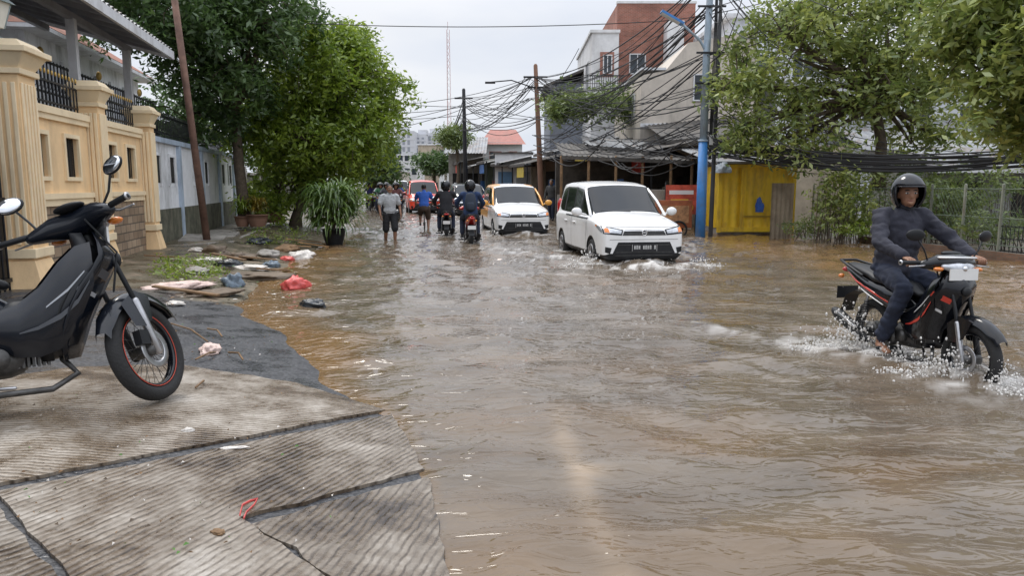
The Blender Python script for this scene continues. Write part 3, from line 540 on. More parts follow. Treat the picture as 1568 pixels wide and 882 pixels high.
for nme,u,v,r,mt,sd_ in(('red_plastic_bag',453,440,(.2,.14,.12),bagr,1),('garbage_bag',357,437,(.16,.14,.15),bagb,2),('garbage_bag',480,471,(.17,.1,.07),bagk,3),('discarded_cloth',272,441,(.42,.2,.06),pink,4),('white_plastic_bag',462,395,(.3,.25,.12),bagw,5),('white_plastic_bag',385,412,(.35,.15,.05),bagw,6),('garbage_bag',350,407,(.2,.14,.08),bagk,7),('plastic_wrapper',322,540,(.13,.07,.05),pink,8),('plastic_wrapper',300,385,(.15,.1,.06),bagw,9),('white_plastic_bag',320,400,(.2,.12,.05),bagw,10),('garbage_bag',330,388,(.3,.2,.12),soil,12),('plastic_wrapper',288,665,(.03,.02,.015),bagw,13),('garbage_bag',395,372,(.3,.25,.1),bagk,14),('dead_leaves',335,822,(.03,.02,.008),wood,15),('plastic_wrapper',355,692,(.07,.015,.008),bagw,16),('rubble',410,392,(.35,.2,.1),concr,21),('rubble',370,396,(.25,.2,.08),soil,22),('rubble',440,384,(.3,.2,.1),wood,23),('rubble',300,418,(.22,.15,.07),concr,24),('mud_heap',395,425,(.5,.3,.07),soil,25),('mud_heap',320,452,(.4,.2,.05),soil,26),('garbage_bag',415,408,(.18,.14,.08),bagb,27),('plastic_wrapper',440,398,(.12,.1,.05),bagr,28),('plastic_wrapper',268,468,(.1,.07,.03),bagw,29)):
    q=GH(u,v); lump(nme,q+Vector((0,0,.02)),r,mt,sd_)
pk=E('broken_planks'); mb=MB()
for (u,v,ang,ln,mi) in((465,372,.3,.9,0),(480,378,-.2,.8,0),(455,380,.8,.7,0),(285,452,-.1,.9,1),(250,398,.5,.6,1),(350,398,-.4,.8,1),(395,400,.2,.7,1),(420,418,.6,.6,1)):
    q=GH(u,v)+Vector((0,0,.06)); Mx=Matrix.Translation(q)@Matrix.Rotation(ang,4,'Z')@Matrix.Rotation(.12,4,'Y'); mb.b(-ln/2,ln/2,-.045,.045,-.012,.012,mi,Mx)
for (u,v,u2,v2) in((262,500,318,528),(350,545,372,556),(300,556,330,545),(318,508,340,520),(300,600,312,590),(240,520,270,512)):
    mb.tube([GH(u,v)+Vector((0,0,.03)),(GH(u,v)+GH(u2,v2))/2+Vector((.02,.02,.05)),GH(u2,v2)+Vector((0,0,.03))],.008,1,6)
mb.obj('planks',[M('orange_wood',(.42,.25,.12),.7,var=.4),wood],pk)
rb_=E('red_ribbon'); rp=[GH(*q)+Vector((0,0,.03+R.uniform(0,.02))) for q in((368,802),(372,790),(384,782),(395,780),(390,790),(378,795),(374,806))]; mb=MB(); mb.tube(rp,[(.007,.003)]*7,0,6); mb.obj('ribbon',[bagr],rb_)
lt=E('scattered_litter'); mb=MB()
for i in range(560):
    if i<140: q=GH(R.uniform(20,520),R.uniform(600,860))
    elif i<240: q=GH(R.uniform(230,420),R.uniform(470,560))
    else: q=GH(R.uniform(225,470),R.uniform(370,470))
    q=q+Vector((0,0,.028)); a=R.uniform(0,6.28); s_=R.uniform(.004,.014)*(1 if i<240 else 3.0); mb.add([q+Vector((math.cos(a)*s_,math.sin(a)*s_,.004)),q+Vector((-math.sin(a)*s_*.5,math.cos(a)*s_*.5,.012)),q-Vector((math.cos(a)*s_,math.sin(a)*s_,-.002)),q+Vector((math.sin(a)*s_*.5,-math.cos(a)*s_*.5,.006))],[(0,1,2,3)],R.choice([0,0,1,2,3,3]),False)
mb.obj('bits',[wood,M('green_leaf',(.08,.2,.03),.5),bagw,soil],lt)
# ---------------- CAR
def car(name,loc,ang,body=white,upper=None,hs=1.0,plate=plateb,lod=3):
    e=E(name,loc,ang)
    S=[(2.10,.30,.38,.64,.64,.62,.70,.5),(2.07,.24,.34,.74,.74,.72,.80,.56),(1.99,.22,.33,.79,.80,.765,.88,.6),(1.82,.22,.34,.815,.87,.785,.945,.62),(1.45,.22,.34,.825,.93,.795,1.02,.64),(1.08,.22,.34,.83,.965,.80,1.08,.66),
       (1.0,.22,.34,.83,.975,.80,1.10,.68),(.30,.22,.34,.83,.99,.80,1.60*hs,.645),(.22,.22,.34,.83,.99,.80,1.62*hs,.65),(-.30,.22,.34,.83,1.0,.80,1.67*hs,.655),(-.38,.22,.34,.83,1.0,.80,1.675*hs,.655),(-1.15,.22,.34,.83,1.01,.80,1.68*hs,.65),(-1.23,.22,.34,.83,1.01,.80,1.68*hs,.65),(-1.80,.22,.34,.83,1.02,.79,1.65*hs,.63),(-1.90,.24,.36,.82,1.02,.78,1.62*hs,.62),(-2.04,.26,.38,.79,1.0,.75,1.3,.64),(-2.08,.3,.4,.72,.9,.70,1.0,.5)]
    rings=[]
    for i,(x,zb,zl,w_,zt,wt,zr,wr) in enumerate(S):
        cab=6<i<15
        if cab: h=[(0,zb),(w_*.85,zb),(w_*.98,zl),(w_,.62),(w_,zt-.08),(wt,zt),(wt-.02,zt+.03),(wr+.02,zr-.11),(wr-.02,zr-.035),(wr*.6,zr-.005),(0,zr+.012)]
        else:
            h=[(0,zb),(w_*.85,zb),(w_*.98,zl),(w_,.55 if zt>.8 else (zl+zt)/2),(w_*.995,zt-.06),(wt,zt),(wt*.93,zt+(zr-zt)*.35),(wt*.84,zt+(zr-zt)*.6),(wt*.7,zt+(zr-zt)*.8),(wt*.4,zr-.005),(0,zr+.005)]
        full=[(y,z) for y,z in h]+[(-y,z) for y,z in h[-2:0:-1]]
        rings.append([Vector((x,y,z)) for y,z in full])
    mb=MB(); n=len(rings[0])
    for i in range(len(S)-1):
        for j in range(n):
            jj=j if j<10 else n-1-j
            m=0
            if jj==6 and i in(6,8,10,12): m=1
            if i==6 and jj in(6,7,8,9): m=1
            if i==14 and jj in(7,8,9): m=1
            if jj==6 and i in(7,9,11): m=2
            if upper and m==0 and i>=8 and 3<=jj<=8 : m=3
            if jj in(0,1): m=2
            k=(j+1)%n
            mb.add([rings[i][j],rings[i][k],rings[i+1][k],rings[i+1][j]],[(0,1,2,3)],m)
    mb.add(rings[0],[tuple(range(n))],0); mb.add(rings[-1],[tuple(range(n-1,-1,-1))],0)
    o=mb.obj('body_shell',[body,glass,black,upper or body],e)
    bm=bmesh.new(); bm.from_mesh(o.data); bmesh.ops.remove_doubles(bm,verts=bm.verts[:],dist=.0005); bmesh.ops.recalc_face_normals(bm,faces=bm.faces[:])
    cl=bm.edges.layers.float.new('crease_edge')
    for ed in bm.edges:
        fs=ed.link_faces
        if len(fs)==2 and fs[0].material_index!=fs[1].material_index: ed[cl]=.7
        elif len(fs)==2 and fs[0].normal.angle(fs[1].normal,0)>.45: ed[cl]=.4
    bm.to_mesh(o.data); bm.free()
    q=o.modifiers.new('sub','SUBSURF'); q.levels=lod; q.render_levels=lod
    cut=MB()
    for x in(1.33,-1.32): cut.tube([(x,-1.1,.3),(x,1.1,.3)],.36,0,32,cap=None)
    c=cut.obj('cut',[black]); bo=o.modifiers.new('bool','BOOLEAN'); bo.object=c; bo.operation='DIFFERENCE'; bo.solver='EXACT'
    c.parent=e; bpy.context.view_layer.update()
    dg=bpy.context.evaluated_depsgraph_get(); me=bpy.data.meshes.new_from_object(o.evaluated_get(dg)); o.modifiers.clear(); o.data=me; bpy.data.objects.remove(c)
    for f in me.polygons: f.use_smooth=True
    bvh=BVHTree.FromPolygons([v.co for v in me.vertices],[p.vertices[:] for p in me.polygons])
    for x in(1.33,-1.32):
        for sg in(-1,1):
            mb=MB(); y=sg*.74; mb.torus((x,y,.3),.235,.075,'y',0,36,12,1.2); mb.disc((x,y+sg*.03,.3),.19,.1,'y',2)
            mb.torus((x,y+sg*.07,.3),.185,.02,'y',1)
            for k in range(5):
                a=k*2*math.pi/5; Mx=Matrix.Translation((x,y+sg*.08,.3))@Matrix.Rotation(a,4,'Y'); mb.b(0,.18,-.012,.012,-.03,.03,1,Mx)
            mb.disc((x,y+sg*.085,.3),.05,.03,'y',1); mb.obj('wheel',[rubber,steel,dark],e)
    mb=MB()
    def PF(c4,off,m,nu=10,nv=5):
        rows_=[]
        for i in range(nv+1):
            r_=[]
            for j in range(nu+1):
                a=i/nv;b_=j/nu; y=(c4[0][0]*(1-b_)+c4[1][0]*b_)*(1-a)+(c4[3][0]*(1-b_)+c4[2][0]*b_)*a; z=(c4[0][1]*(1-b_)+c4[1][1]*b_)*(1-a)+(c4[3][1]*(1-b_)+c4[2][1]*b_)*a
                h=bvh.ray_cast(Vector((3,y,z)),Vector((-1,0,0)))
                if h[0] is None: return
                r_.append(h[0]+h[1]*off*(1 if h[1].x>0 else -1))
            rows_.append(r_)
        mb.grid(rows_,m)
    def PS(sg,c4,off,m,nu=8,nv=4):
        rows_=[]
        for i in range(nv+1):
            r_=[]
            for j in range(nu+1):
                a=i/nv;b_=j/nu; x=(c4[0][0]*(1-b_)+c4[1][0]*b_)*(1-a)+(c4[3][0]*(1-b_)+c4[2][0]*b_)*a; z=(c4[0][1]*(1-b_)+c4[1][1]*b_)*(1-a)+(c4[3][1]*(1-b_)+c4[2][1]*b_)*a
                h=bvh.ray_cast(Vector((x,sg*2,z)),Vector((0,-sg,0)))
                if h[0] is None: return
                r_.append(h[0]+Vector((0,sg*off,0)))
            rows_.append(r_)
        mb.grid(rows_,m)
    PF([(-.42,.70),(.42,.70),(.37,.80),(-.37,.80)],.008,0,16)
    for z in(.718,.748,.785): PF([(-.39,z-.006),(.39,z-.006),(.39,z+.006),(-.39,z+.006)],.014,2 if z>.77 else 1,16,1)
    PF([(-.64,.29),(.64,.29),(.50,.575),(-.50,.575)],.008,0,18,6)
    PF([(-.56,.325),(.56,.325),(.54,.335),(-.54,.335)],.014,1,18,1); PF([(-.5,.52),(.5,.52),(.49,.53),(-.49,.53)],.014,1,18,1); PF([(-.54,.385),(.54,.385),(.53,.392),(-.53,.392)],.014,1,18,1)
    PF([(-.66,.62),(.66,.62),(.66,.626),(-.66,.626)],.005,0,18,1)
    for sg in(-1,1):
        PF([(sg*.43,.70),(sg*.765,.73),(sg*.77,.87),(sg*.40,.80)],.007,0,10,6); PF([(sg*.45,.718),(sg*.745,.745),(sg*.752,.85),(sg*.43,.787)],.012,5,10,6); PF([(sg*.66,.745),(sg*.74,.755),(sg*.745,.835),(sg*.67,.82)],.016,7,4,4)
        PF([(sg*.45,.718),(sg*.66,.735),(sg*.66,.748),(sg*.45,.730)],.016,0,8,2)
        mb.ell((2.0,sg*.54,.765),(.06,.045,.034),2,14,10)
        PF([(sg*.65,.36),(sg*.735,.39),(sg*.735,.49),(sg*.62,.47)],.008,0,5,4); mb.ell((2.02,sg*.66,.425),(.04,.035,.035),5)
        PS(sg,[(1.98,.745),(1.62,.86),(1.62,.885),(1.95,.84)],.008,5); PS(sg,[(1.68,.845),(1.6,.865),(1.6,.885),(1.68,.88)],.012,7,3,2)
        mb.tube([(.82,sg*.80,1.04),(.84,sg*.92,1.07)],.02,8); mb.ell((.84,sg*.99,1.10),(.06,.11,.085),8,14,10)
        mb.tube([(1.07,sg*.765,1.035),(.68,sg*.725,1.31),(.27,sg*.665,1.52*hs)],[(.022,.03)]*3,8,8)
        for x in(.95,-.34,-1.19): PS(sg,[(x-.006,.34),(x+.006,.34),(x+.006,.96),(x-.006,.96)],.003,0,1,8)
        PS(sg,[(-1.2,.335),(.95,.335),(.95,.347),(-1.2,.347)],.003,0,12,1)
        PS(sg,[(-.9,.975),(.98,.955),(.98,.985),(-.9,1.003)],.006,0,12,1)
        for x in(.02,-.75): mb.tube([(x,sg*.84,.86),(x-.16,sg*.84,.86)],.018,8,8)
        mb.ell((-2.0,sg*.7,1.1),(.08,.08,.22),9)
        PS(sg,[(1.77,.3),(1.85,.24),(1.85,.26),(1.77,.34)],.01,0,2,2)
    PF([(-.66,.845),(.66,.845),(.66,.85),(-.66,.85)],.004,0,18,1)
    hx=bvh.ray_cast(Vector((3,0,.5)),Vector((-1,0,0)))[0].x
    mb.b(hx+.012,hx+.03,-.25,.25,.40,.54,3); mb.b(hx+.03,hx+.032,-.24,-.235,.41,.53,4); mb.b(hx+.03,hx+.032,.235,.24,.41,.53,4)
    for k,wd_ in enumerate((1,0,1,1,1,1,0,1,1,1)):
        if wd_: y=.2-k*.043; mb.b(hx+.03,hx+.033,y-.013,y-.005,.445,.515,4); mb.b(hx+.03,hx+.033,y+.005,y+.013,.445,.515,4); mb.b(hx+.03,hx+.033,y-.005,y+.005,.475 if k%2 else .507,.483 if k%2 else .515,4)
    hx=bvh.ray_cast(Vector((3,0,.752)),Vector((-1,0,0)))[0].x
    mb.torus((hx+.02,0,.752),.048,.009,'x',2,20,6); mb.tube([(hx+.022,-.04,.752),(hx+.022,.04,.752)],.008,2)
    mb.tube([(1.06,.55,1.11),(1.04,-.05,1.12)],.008,0); mb.tube([(1.06,.05,1.11),(1.04,-.55,1.12)],.008,0)
    mb.obj('trim',[black,dsteel,chrome,plate,platew,lens,chrome,amber,upper or body,redl],e)
    return e
def face(dx,dy): return math.atan2(dy,dx)
a0=face(.15,-.99)
fc=Vector((2.46,13.75,0)); car('minivan',fc-Vector((.15,-.99,0))*2.09+Vector((0,0,-.13)),a0,hs=1.02)
fc=Vector((.34,21.6,0)); car('minivan',fc-Vector((.15,-.99,0))*2.09+Vector((0,0,-.14)),a0,white,orange)
a1=face(.19,-.98)
fc=Vector((-4.5,38,0)); car('red_suv',fc-Vector((.15,-.99,0))*2.09+Vector((0,0,-.05)),a1,redv,None,1.08,lod=2)
fc=Vector((-1.9,35,0)); car('black_minivan',fc-Vector((.15,-.99,0))*2.09+Vector((0,0,-.1)),a1,gloss,None,1.0,lod=2)
fc=Vector((-3.5,58,0)); car('white_van',fc-Vector((.15,-.99,0))*2.09+Vector((0,0,-.05)),a1,white,None,1.15,lod=2)
fc=Vector((-11.2,75,0)); car('white_van',fc+Vector((0,0,-.05)),a1,white,None,1.2,lod=2)
# ---------------- MOTORCYCLE
stripe=M('rim_stripe_red',(.5,.07,.04),.4)
def moto(name,loc,ang,lean=0,steer=0,accent=redp,main=gloss,second=None,scale=1,rim=None,plate=platew,mz=1.19,strp=None):
    e=E(name,loc,rot=(lean,0,ang),scale=scale); second=second or steel
    ra=.285
    def wheel(mb,x):
        mb.torus((x,0,ra),ra-.040,.040,'y',0,44,12,1.05); mb.torus((x,0,ra),ra-.084,.012,'y',1,44,8,2.2)
        for sg in(-1,1): mb.torus((x,sg*.028,ra),ra-.078,.0028,'y',14,44,6,1)
        mb.disc((x,0,ra),.036,.15,'y',2)
        for k in range(16):
            for sg in(-1,1):
                a=(k*2+ (sg>0))*math.pi/16; mb.tube([(x+.03*math.cos(a+.9*sg),sg*.04,ra+.03*math.sin(a+.9*sg)),(x+(ra-.09)*math.cos(a),0,ra+(ra-.09)*math.sin(a))],.0017,2,4,cap=None)
    mats=[rubber,rim or gloss,dsteel,main,black,accent,second,lens,chrome,mirror,plate,redl,amber,steel,strp or gloss]
    mb=MB(); wheel(mb,0); mb.disc((0,.0,ra),.075,.1,'y',2); mb.obj('rear_wheel',mats,e)
    mb=MB(); X0=1.24; wheel(mb,X0); mb.torus((X0,-.055,ra),.09,.02,'y',13,30,6,.1); mb.b(X0-.13,X0-.06,-.085,-.04,ra+.02,ra+.1,4)
    for sg in(-1,1):
        mb.tube([(X0,sg*.075,ra-.02),(X0-.09,sg*.075,ra+.27)],[.024,.021],13 if sg<0 else 4,12); mb.tube([(X0-.09,sg*.075,ra+.27),(X0-.2,sg*.07,.86)],.014,4,10)
    rows_=[]
    for i in range(15):
        a=math.radians(34+i*9.2) ; rr_=ra+.03+(.01 if i<2 else 0); wv=.062*(1 if 1<i<13 else .75)
        rows_.append([Vector((X0+(rr_+.03*(1-(c/3)**2))*math.cos(a),wv*c/3,ra+(rr_+.03*(1-(c/3)**2))*math.sin(a)-(.03 if abs(c)==3 else 0))) for c in range(-3,4)])
    mb.grid(rows_,3)
    for sg in(-1,1):
        mb.grid([[Vector((X0+.04,sg*.066,ra+.30)),Vector((X0-.08,sg*.075,ra+.33)),Vector((X0-.2,sg*.07,ra+.25))],[Vector((X0+.0,sg*.088,ra+.16)),Vector((X0-.07,sg*.09,ra+.12)),Vector((X0-.15,sg*.088,ra+.12))]],3)
    mb.tube([(.91,-.24,.99),(.95,-.14,1.01),(1.0,0,1.01),(.95,.14,1.01),(.91,.24,.99)],[(.032,.035),(.062,.062),(.08,.085),(.062,.062),(.032,.035)],3,14,wd=(0,0,1))
    mb.tube([(1.01,-.13,.985),(1.06,-.05,.975),(1.068,0,.972),(1.06,.05,.975),(1.01,.13,.985)],[(.022,.03),(.045,.03),(.05,.03),(.045,.03),(.022,.03)],7,12,wd=(0,0,1)); mb.ell((1.06,0,.975),(.045,.035,.035),8)
    mb.tube([(.99,-.16,1.055),(1.04,0,1.06),(.99,.16,1.055)],[(.010,.03)]*3,6,10,wd=(0,0,1)); mb.ell((.93,0,1.085),(.05,.09,.02),4)
    for sg in(-1,1):
        mb.tube([(.93,sg*.2,1.0),(.9,sg*.27,1.005),(.86,sg*.39,1.0)],.0165,4,12); mb.disc((.86,sg*.395,1.0),.021,.01,'y',13)
        mb.tube([(.935,sg*.22,.99),(.96,sg*.27,.985),(.93,sg*.37,.975)],.006,13,6)
        mb.tube([(.92,sg*.2,1.02),(.93,sg*.25,mz-.08),(.91,sg*.3,mz)],.0065,4,8)
        rot=Matrix.Rotation(sg*.25,3,'Z')@Matrix.Rotation(.12,3,'Y'); mb.ell((.91,sg*.325,mz+.035),(.018,.075,.048),4,18,10,rot); mb.ell((.9,sg*.325,mz+.035),(.0115,.068,.042),9,18,10,rot)
        mb.ell((1.02,sg*.18,.965),(.035,.04,.018),12,10,8)
    mb.tube([(.9,-.1,.98),(1.02,-.14,.8),(1.0,-.08,.6)],.006,4,6)
    mb.tube([(1.0,0,.97),(1.05,0,.8)],.03,4)
    piv=Vector((1.05,0,.8)); ax=Vector((-.38,0,1)).normalized(); mb.xf(Matrix.Translation(piv)@Matrix.Rotation(steer,4,ax)@Matrix.Translation(-piv)); mb.obj('steering_assembly',mats,e)
    mb=MB()
    prof=[(.95,1.02,.09,.0),(.90,1.08,.13,.05),(.83,1.13,.16,.10),(.76,1.12,.18,.13),(.68,1.08,.19,.15),(.58,1.03,.19,.15),(.48,.985,.175,.14),(.38,.95,.14,.12),(.30,.92,.10,.08)]
    rows_=[[Vector((xc-sw*(abs(c)/4)**1.3,w_*c/4,z)) for c in range(-4,5)] for z,xc,w_,sw in prof]
    mb.grid(rows_,3)
    rows2=[[Vector((xc-.05-sw*.9-(.05 if abs(c)<4 else 0),w_*.97*c/4,z)) for c in range(-4,5)] for z,xc,w_,sw in prof]; mb.grid(rows2,4)
    mb.obj('leg_shield',mats,e,solid=.008)
    mb=MB()
    for sg in(-1,1):
        pf=[(.76,1.12,.18,.13),(.72,1.10,.186,.14)]
        rw=[[Vector((xc+.010-sw*(c)**1.3,sg*w_*c*1.01,z+dz)) for c,dz in((.42,-.03),(.7,0),(1.0,.03))] for i,(z,xc,w_,sw) in enumerate(pf)]
        mb.grid(rw,5)
        rw=[[Vector((xc+.010-sw*(c)**1.3,sg*w_*c*1.01,z+dz)) for c,dz in((.5,-.03),(.75,0),(1.0,.02))] for i,(z,xc,w_,sw) in enumerate([(.655,1.065,.19,.15),(.635,1.055,.19,.15)])]; mb.grid(rw,6)
    mb.ell((1.14,0,.80),(.02,.04,.04),4,12,8); mb.b(1.085,1.095,-.12,.12,.885,.975,10)
    mb.obj('cowl_graphics',mats,e)
    mb=MB()
    for sg in(-1,1):
        rw=[]
        for x,zt,zb,y in((1.0,.90,.62,.175),(.93,.88,.46,.182),(.85,.80,.36,.178),(.76,.68,.33,.168),(.66,.60,.34,.155),(.56,.57,.40,.14)):
            rw.append([Vector((x,sg*(y-.05),zt)),Vector((x,sg*(y-.008),zt-(zt-zb)*.2)),Vector((x,sg*y,zt-(zt-zb)*.5)),Vector((x,sg*(y-.01),zt-(zt-zb)*.8)),Vector((x-.02,sg*(y-.04),zb))])
        mb.grid(rw,3)
        rw=[[Vector((x,sg*(y+.006),zc+h_)),Vector((x,sg*(y+.006),zc-h_))] for x,zc,y,h_ in((.98,.70,.176,.006),(.92,.60,.182,.012),(.84,.53,.178,.014),(.74,.48,.166,.009),(.66,.46,.154,.003))]; mb.grid(rw,5)
        rw=[[Vector((x,sg*(y+.007),zc+h_)),Vector((x,sg*(y+.007),zc-h_))] for x,zc,y,h_ in((.96,.75,.177,.004),(.88,.66,.179,.007),(.78,.58,.170,.004))]; mb.grid(rw,6)
    mb.tube([(1.0,0,.84),(.9,0,.66),(.75,0,.52),(.55,0,.5),(.4,0,.6)],[(.06,.08),(.07,.11),(.10,.12),(.12,.12),(.1,.1)],4,12,wd=(0,1,0))
    mb.tube([(.60,0,.56),(.46,0,.60),(.25,0,.64),(.0,0,.69),(-.2,0,.75),(-.38,0,.81),(-.50,0,.85)],[(.08,.07),(.13,.13),(.14,.125),(.135,.095),(.11,.075),(.08,.05),(.03,.015)],3,18,wd=(0,1,0))
    for sg in(-1,1): mb.tube([(.36,sg*.13,.60),(.1,sg*.137,.665),(-.15,sg*.118,.72),(-.34,sg*.085,.785)],[(.007,.010),(.007,.012),(.007,.009),(.005,.004)],5,10,wd=(0,1,0)); mb.tube([(.3,sg*.137,.565),(.08,sg*.14,.625),(-.1,sg*.123,.675)],[(.006,.006),(.006,.007),(.005,.004)],6,10,wd=(0,1,0))
    mb.tube([(.62,0,.70),(.48,0,.755),(.3,0,.765),(.1,0,.775),(.02,0,.80),(-.2,0,.835),(-.4,0,.86)],[(.05,.025),(.10,.04),(.125,.045),(.13,.045),(.125,.045),(.11,.04),(.06,.02)],4,16,wd=(0,1,0))
    mb.tube([(-.05,.13,.79),(-.3,.13,.86),(-.5,.08,.89),(-.5,-.08,.89),(-.3,-.13,.86),(-.05,-.13,.79)],.013,4,8)
    mb.ell((-.48,0,.80),(.04,.07,.03),11); mb.ell((-.44,.1,.74),(.03,.03,.022),12); mb.ell((-.44,-.1,.74),(.03,.03,.022),12)
    mb.grid([[Vector((x,y,z)) for y in(-.07,0,.07)] for x,z in((-.05,.62),(-.25,.62),(-.4,.55),(-.48,.38))],4); mb.b(-.50,-.49,-.10,.10,.53,.62,10); mb.b(-.489,-.484,-.11,.11,.51,.63,4)
    mb.obj('bodywork',mats,e)
    mb=MB(); mb.tube([(.45,0,.34),(.62,0,.33)],[(.10,.12),(.10,.10)],2,16,wd=(0,1,0))
    for i in range(7): mb.b(.64+i*.022,.652+i*.022,-.075,.075,.28,.42,2)
    mb.tube([(.78,0,.35),(.86,0,.36)],.055,2)
    for sg in(-1,1): mb.disc((.42,sg*.13,.31),.088,.05,'y',2,28); mb.disc((.42,sg*.158,.31),.06,.012,'y',4,28); mb.disc((.56,sg*.12,.34),.055,.05,'y',2,20); mb.disc((.42,sg*.166,.31),.022,.01,'y',2,16)
    mb.tube([(.35,.12,.33),(0,.12,ra)],[(.022,.035)]*2,4,10,wd=(0,1,0)); mb.tube([(.35,-.12,.33),(0,-.12,ra)],[(.015,.025)]*2,4,10,wd=(0,1,0))
    for sg in(-1,1):
        mb.tube([(.0,sg*.135,ra+.01),(.06,sg*.13,.62)],.013,13,8)
        for k in range(9): mb.torus((.012+k*.006,sg*.134,.36+k*.025),.026,.005,'z',4,14,5)
        mb.tube([(.5,sg*.1,.22),(.5,sg*.29,.22)],.017,4,10); mb.tube([(.08,sg*.14,.30),(.08,sg*.25,.31)],.013,4,8)
    mb.tube([(.84,-.03,.3),(.9,-.07,.22),(.78,-.11,.16),(.4,-.14,.17),(.1,-.16,.24)],.016,2,12); mb.tube([(.15,-.165,.22),(.05,-.17,.25),(-.3,-.18,.37),(-.38,-.18,.40)],[.03,.052,.056,.04],4,16); mb.tube([(.05,-.205,.27),(-.28,-.222,.385)],[(.006,.035)]*2,13,10,wd=(0,1,0)); mb.tube([(-.36,-.18,.393),(-.41,-.18,.41)],.02,4)
    mb.tube([(.5,.14,.2),(.42,.24,.02)],.011,4,8); mb.tube([(.5,-.13,.2),(.62,-.2,.2)],.009,13,8); mb.tube([(.55,.2,.24),(.68,.22,.23)],.009,13,8)
    mb.tube([(.38,0,.22),(.3,.1,.06)],.012,4,8)
    mb.obj('engine',mats,e)
    return e
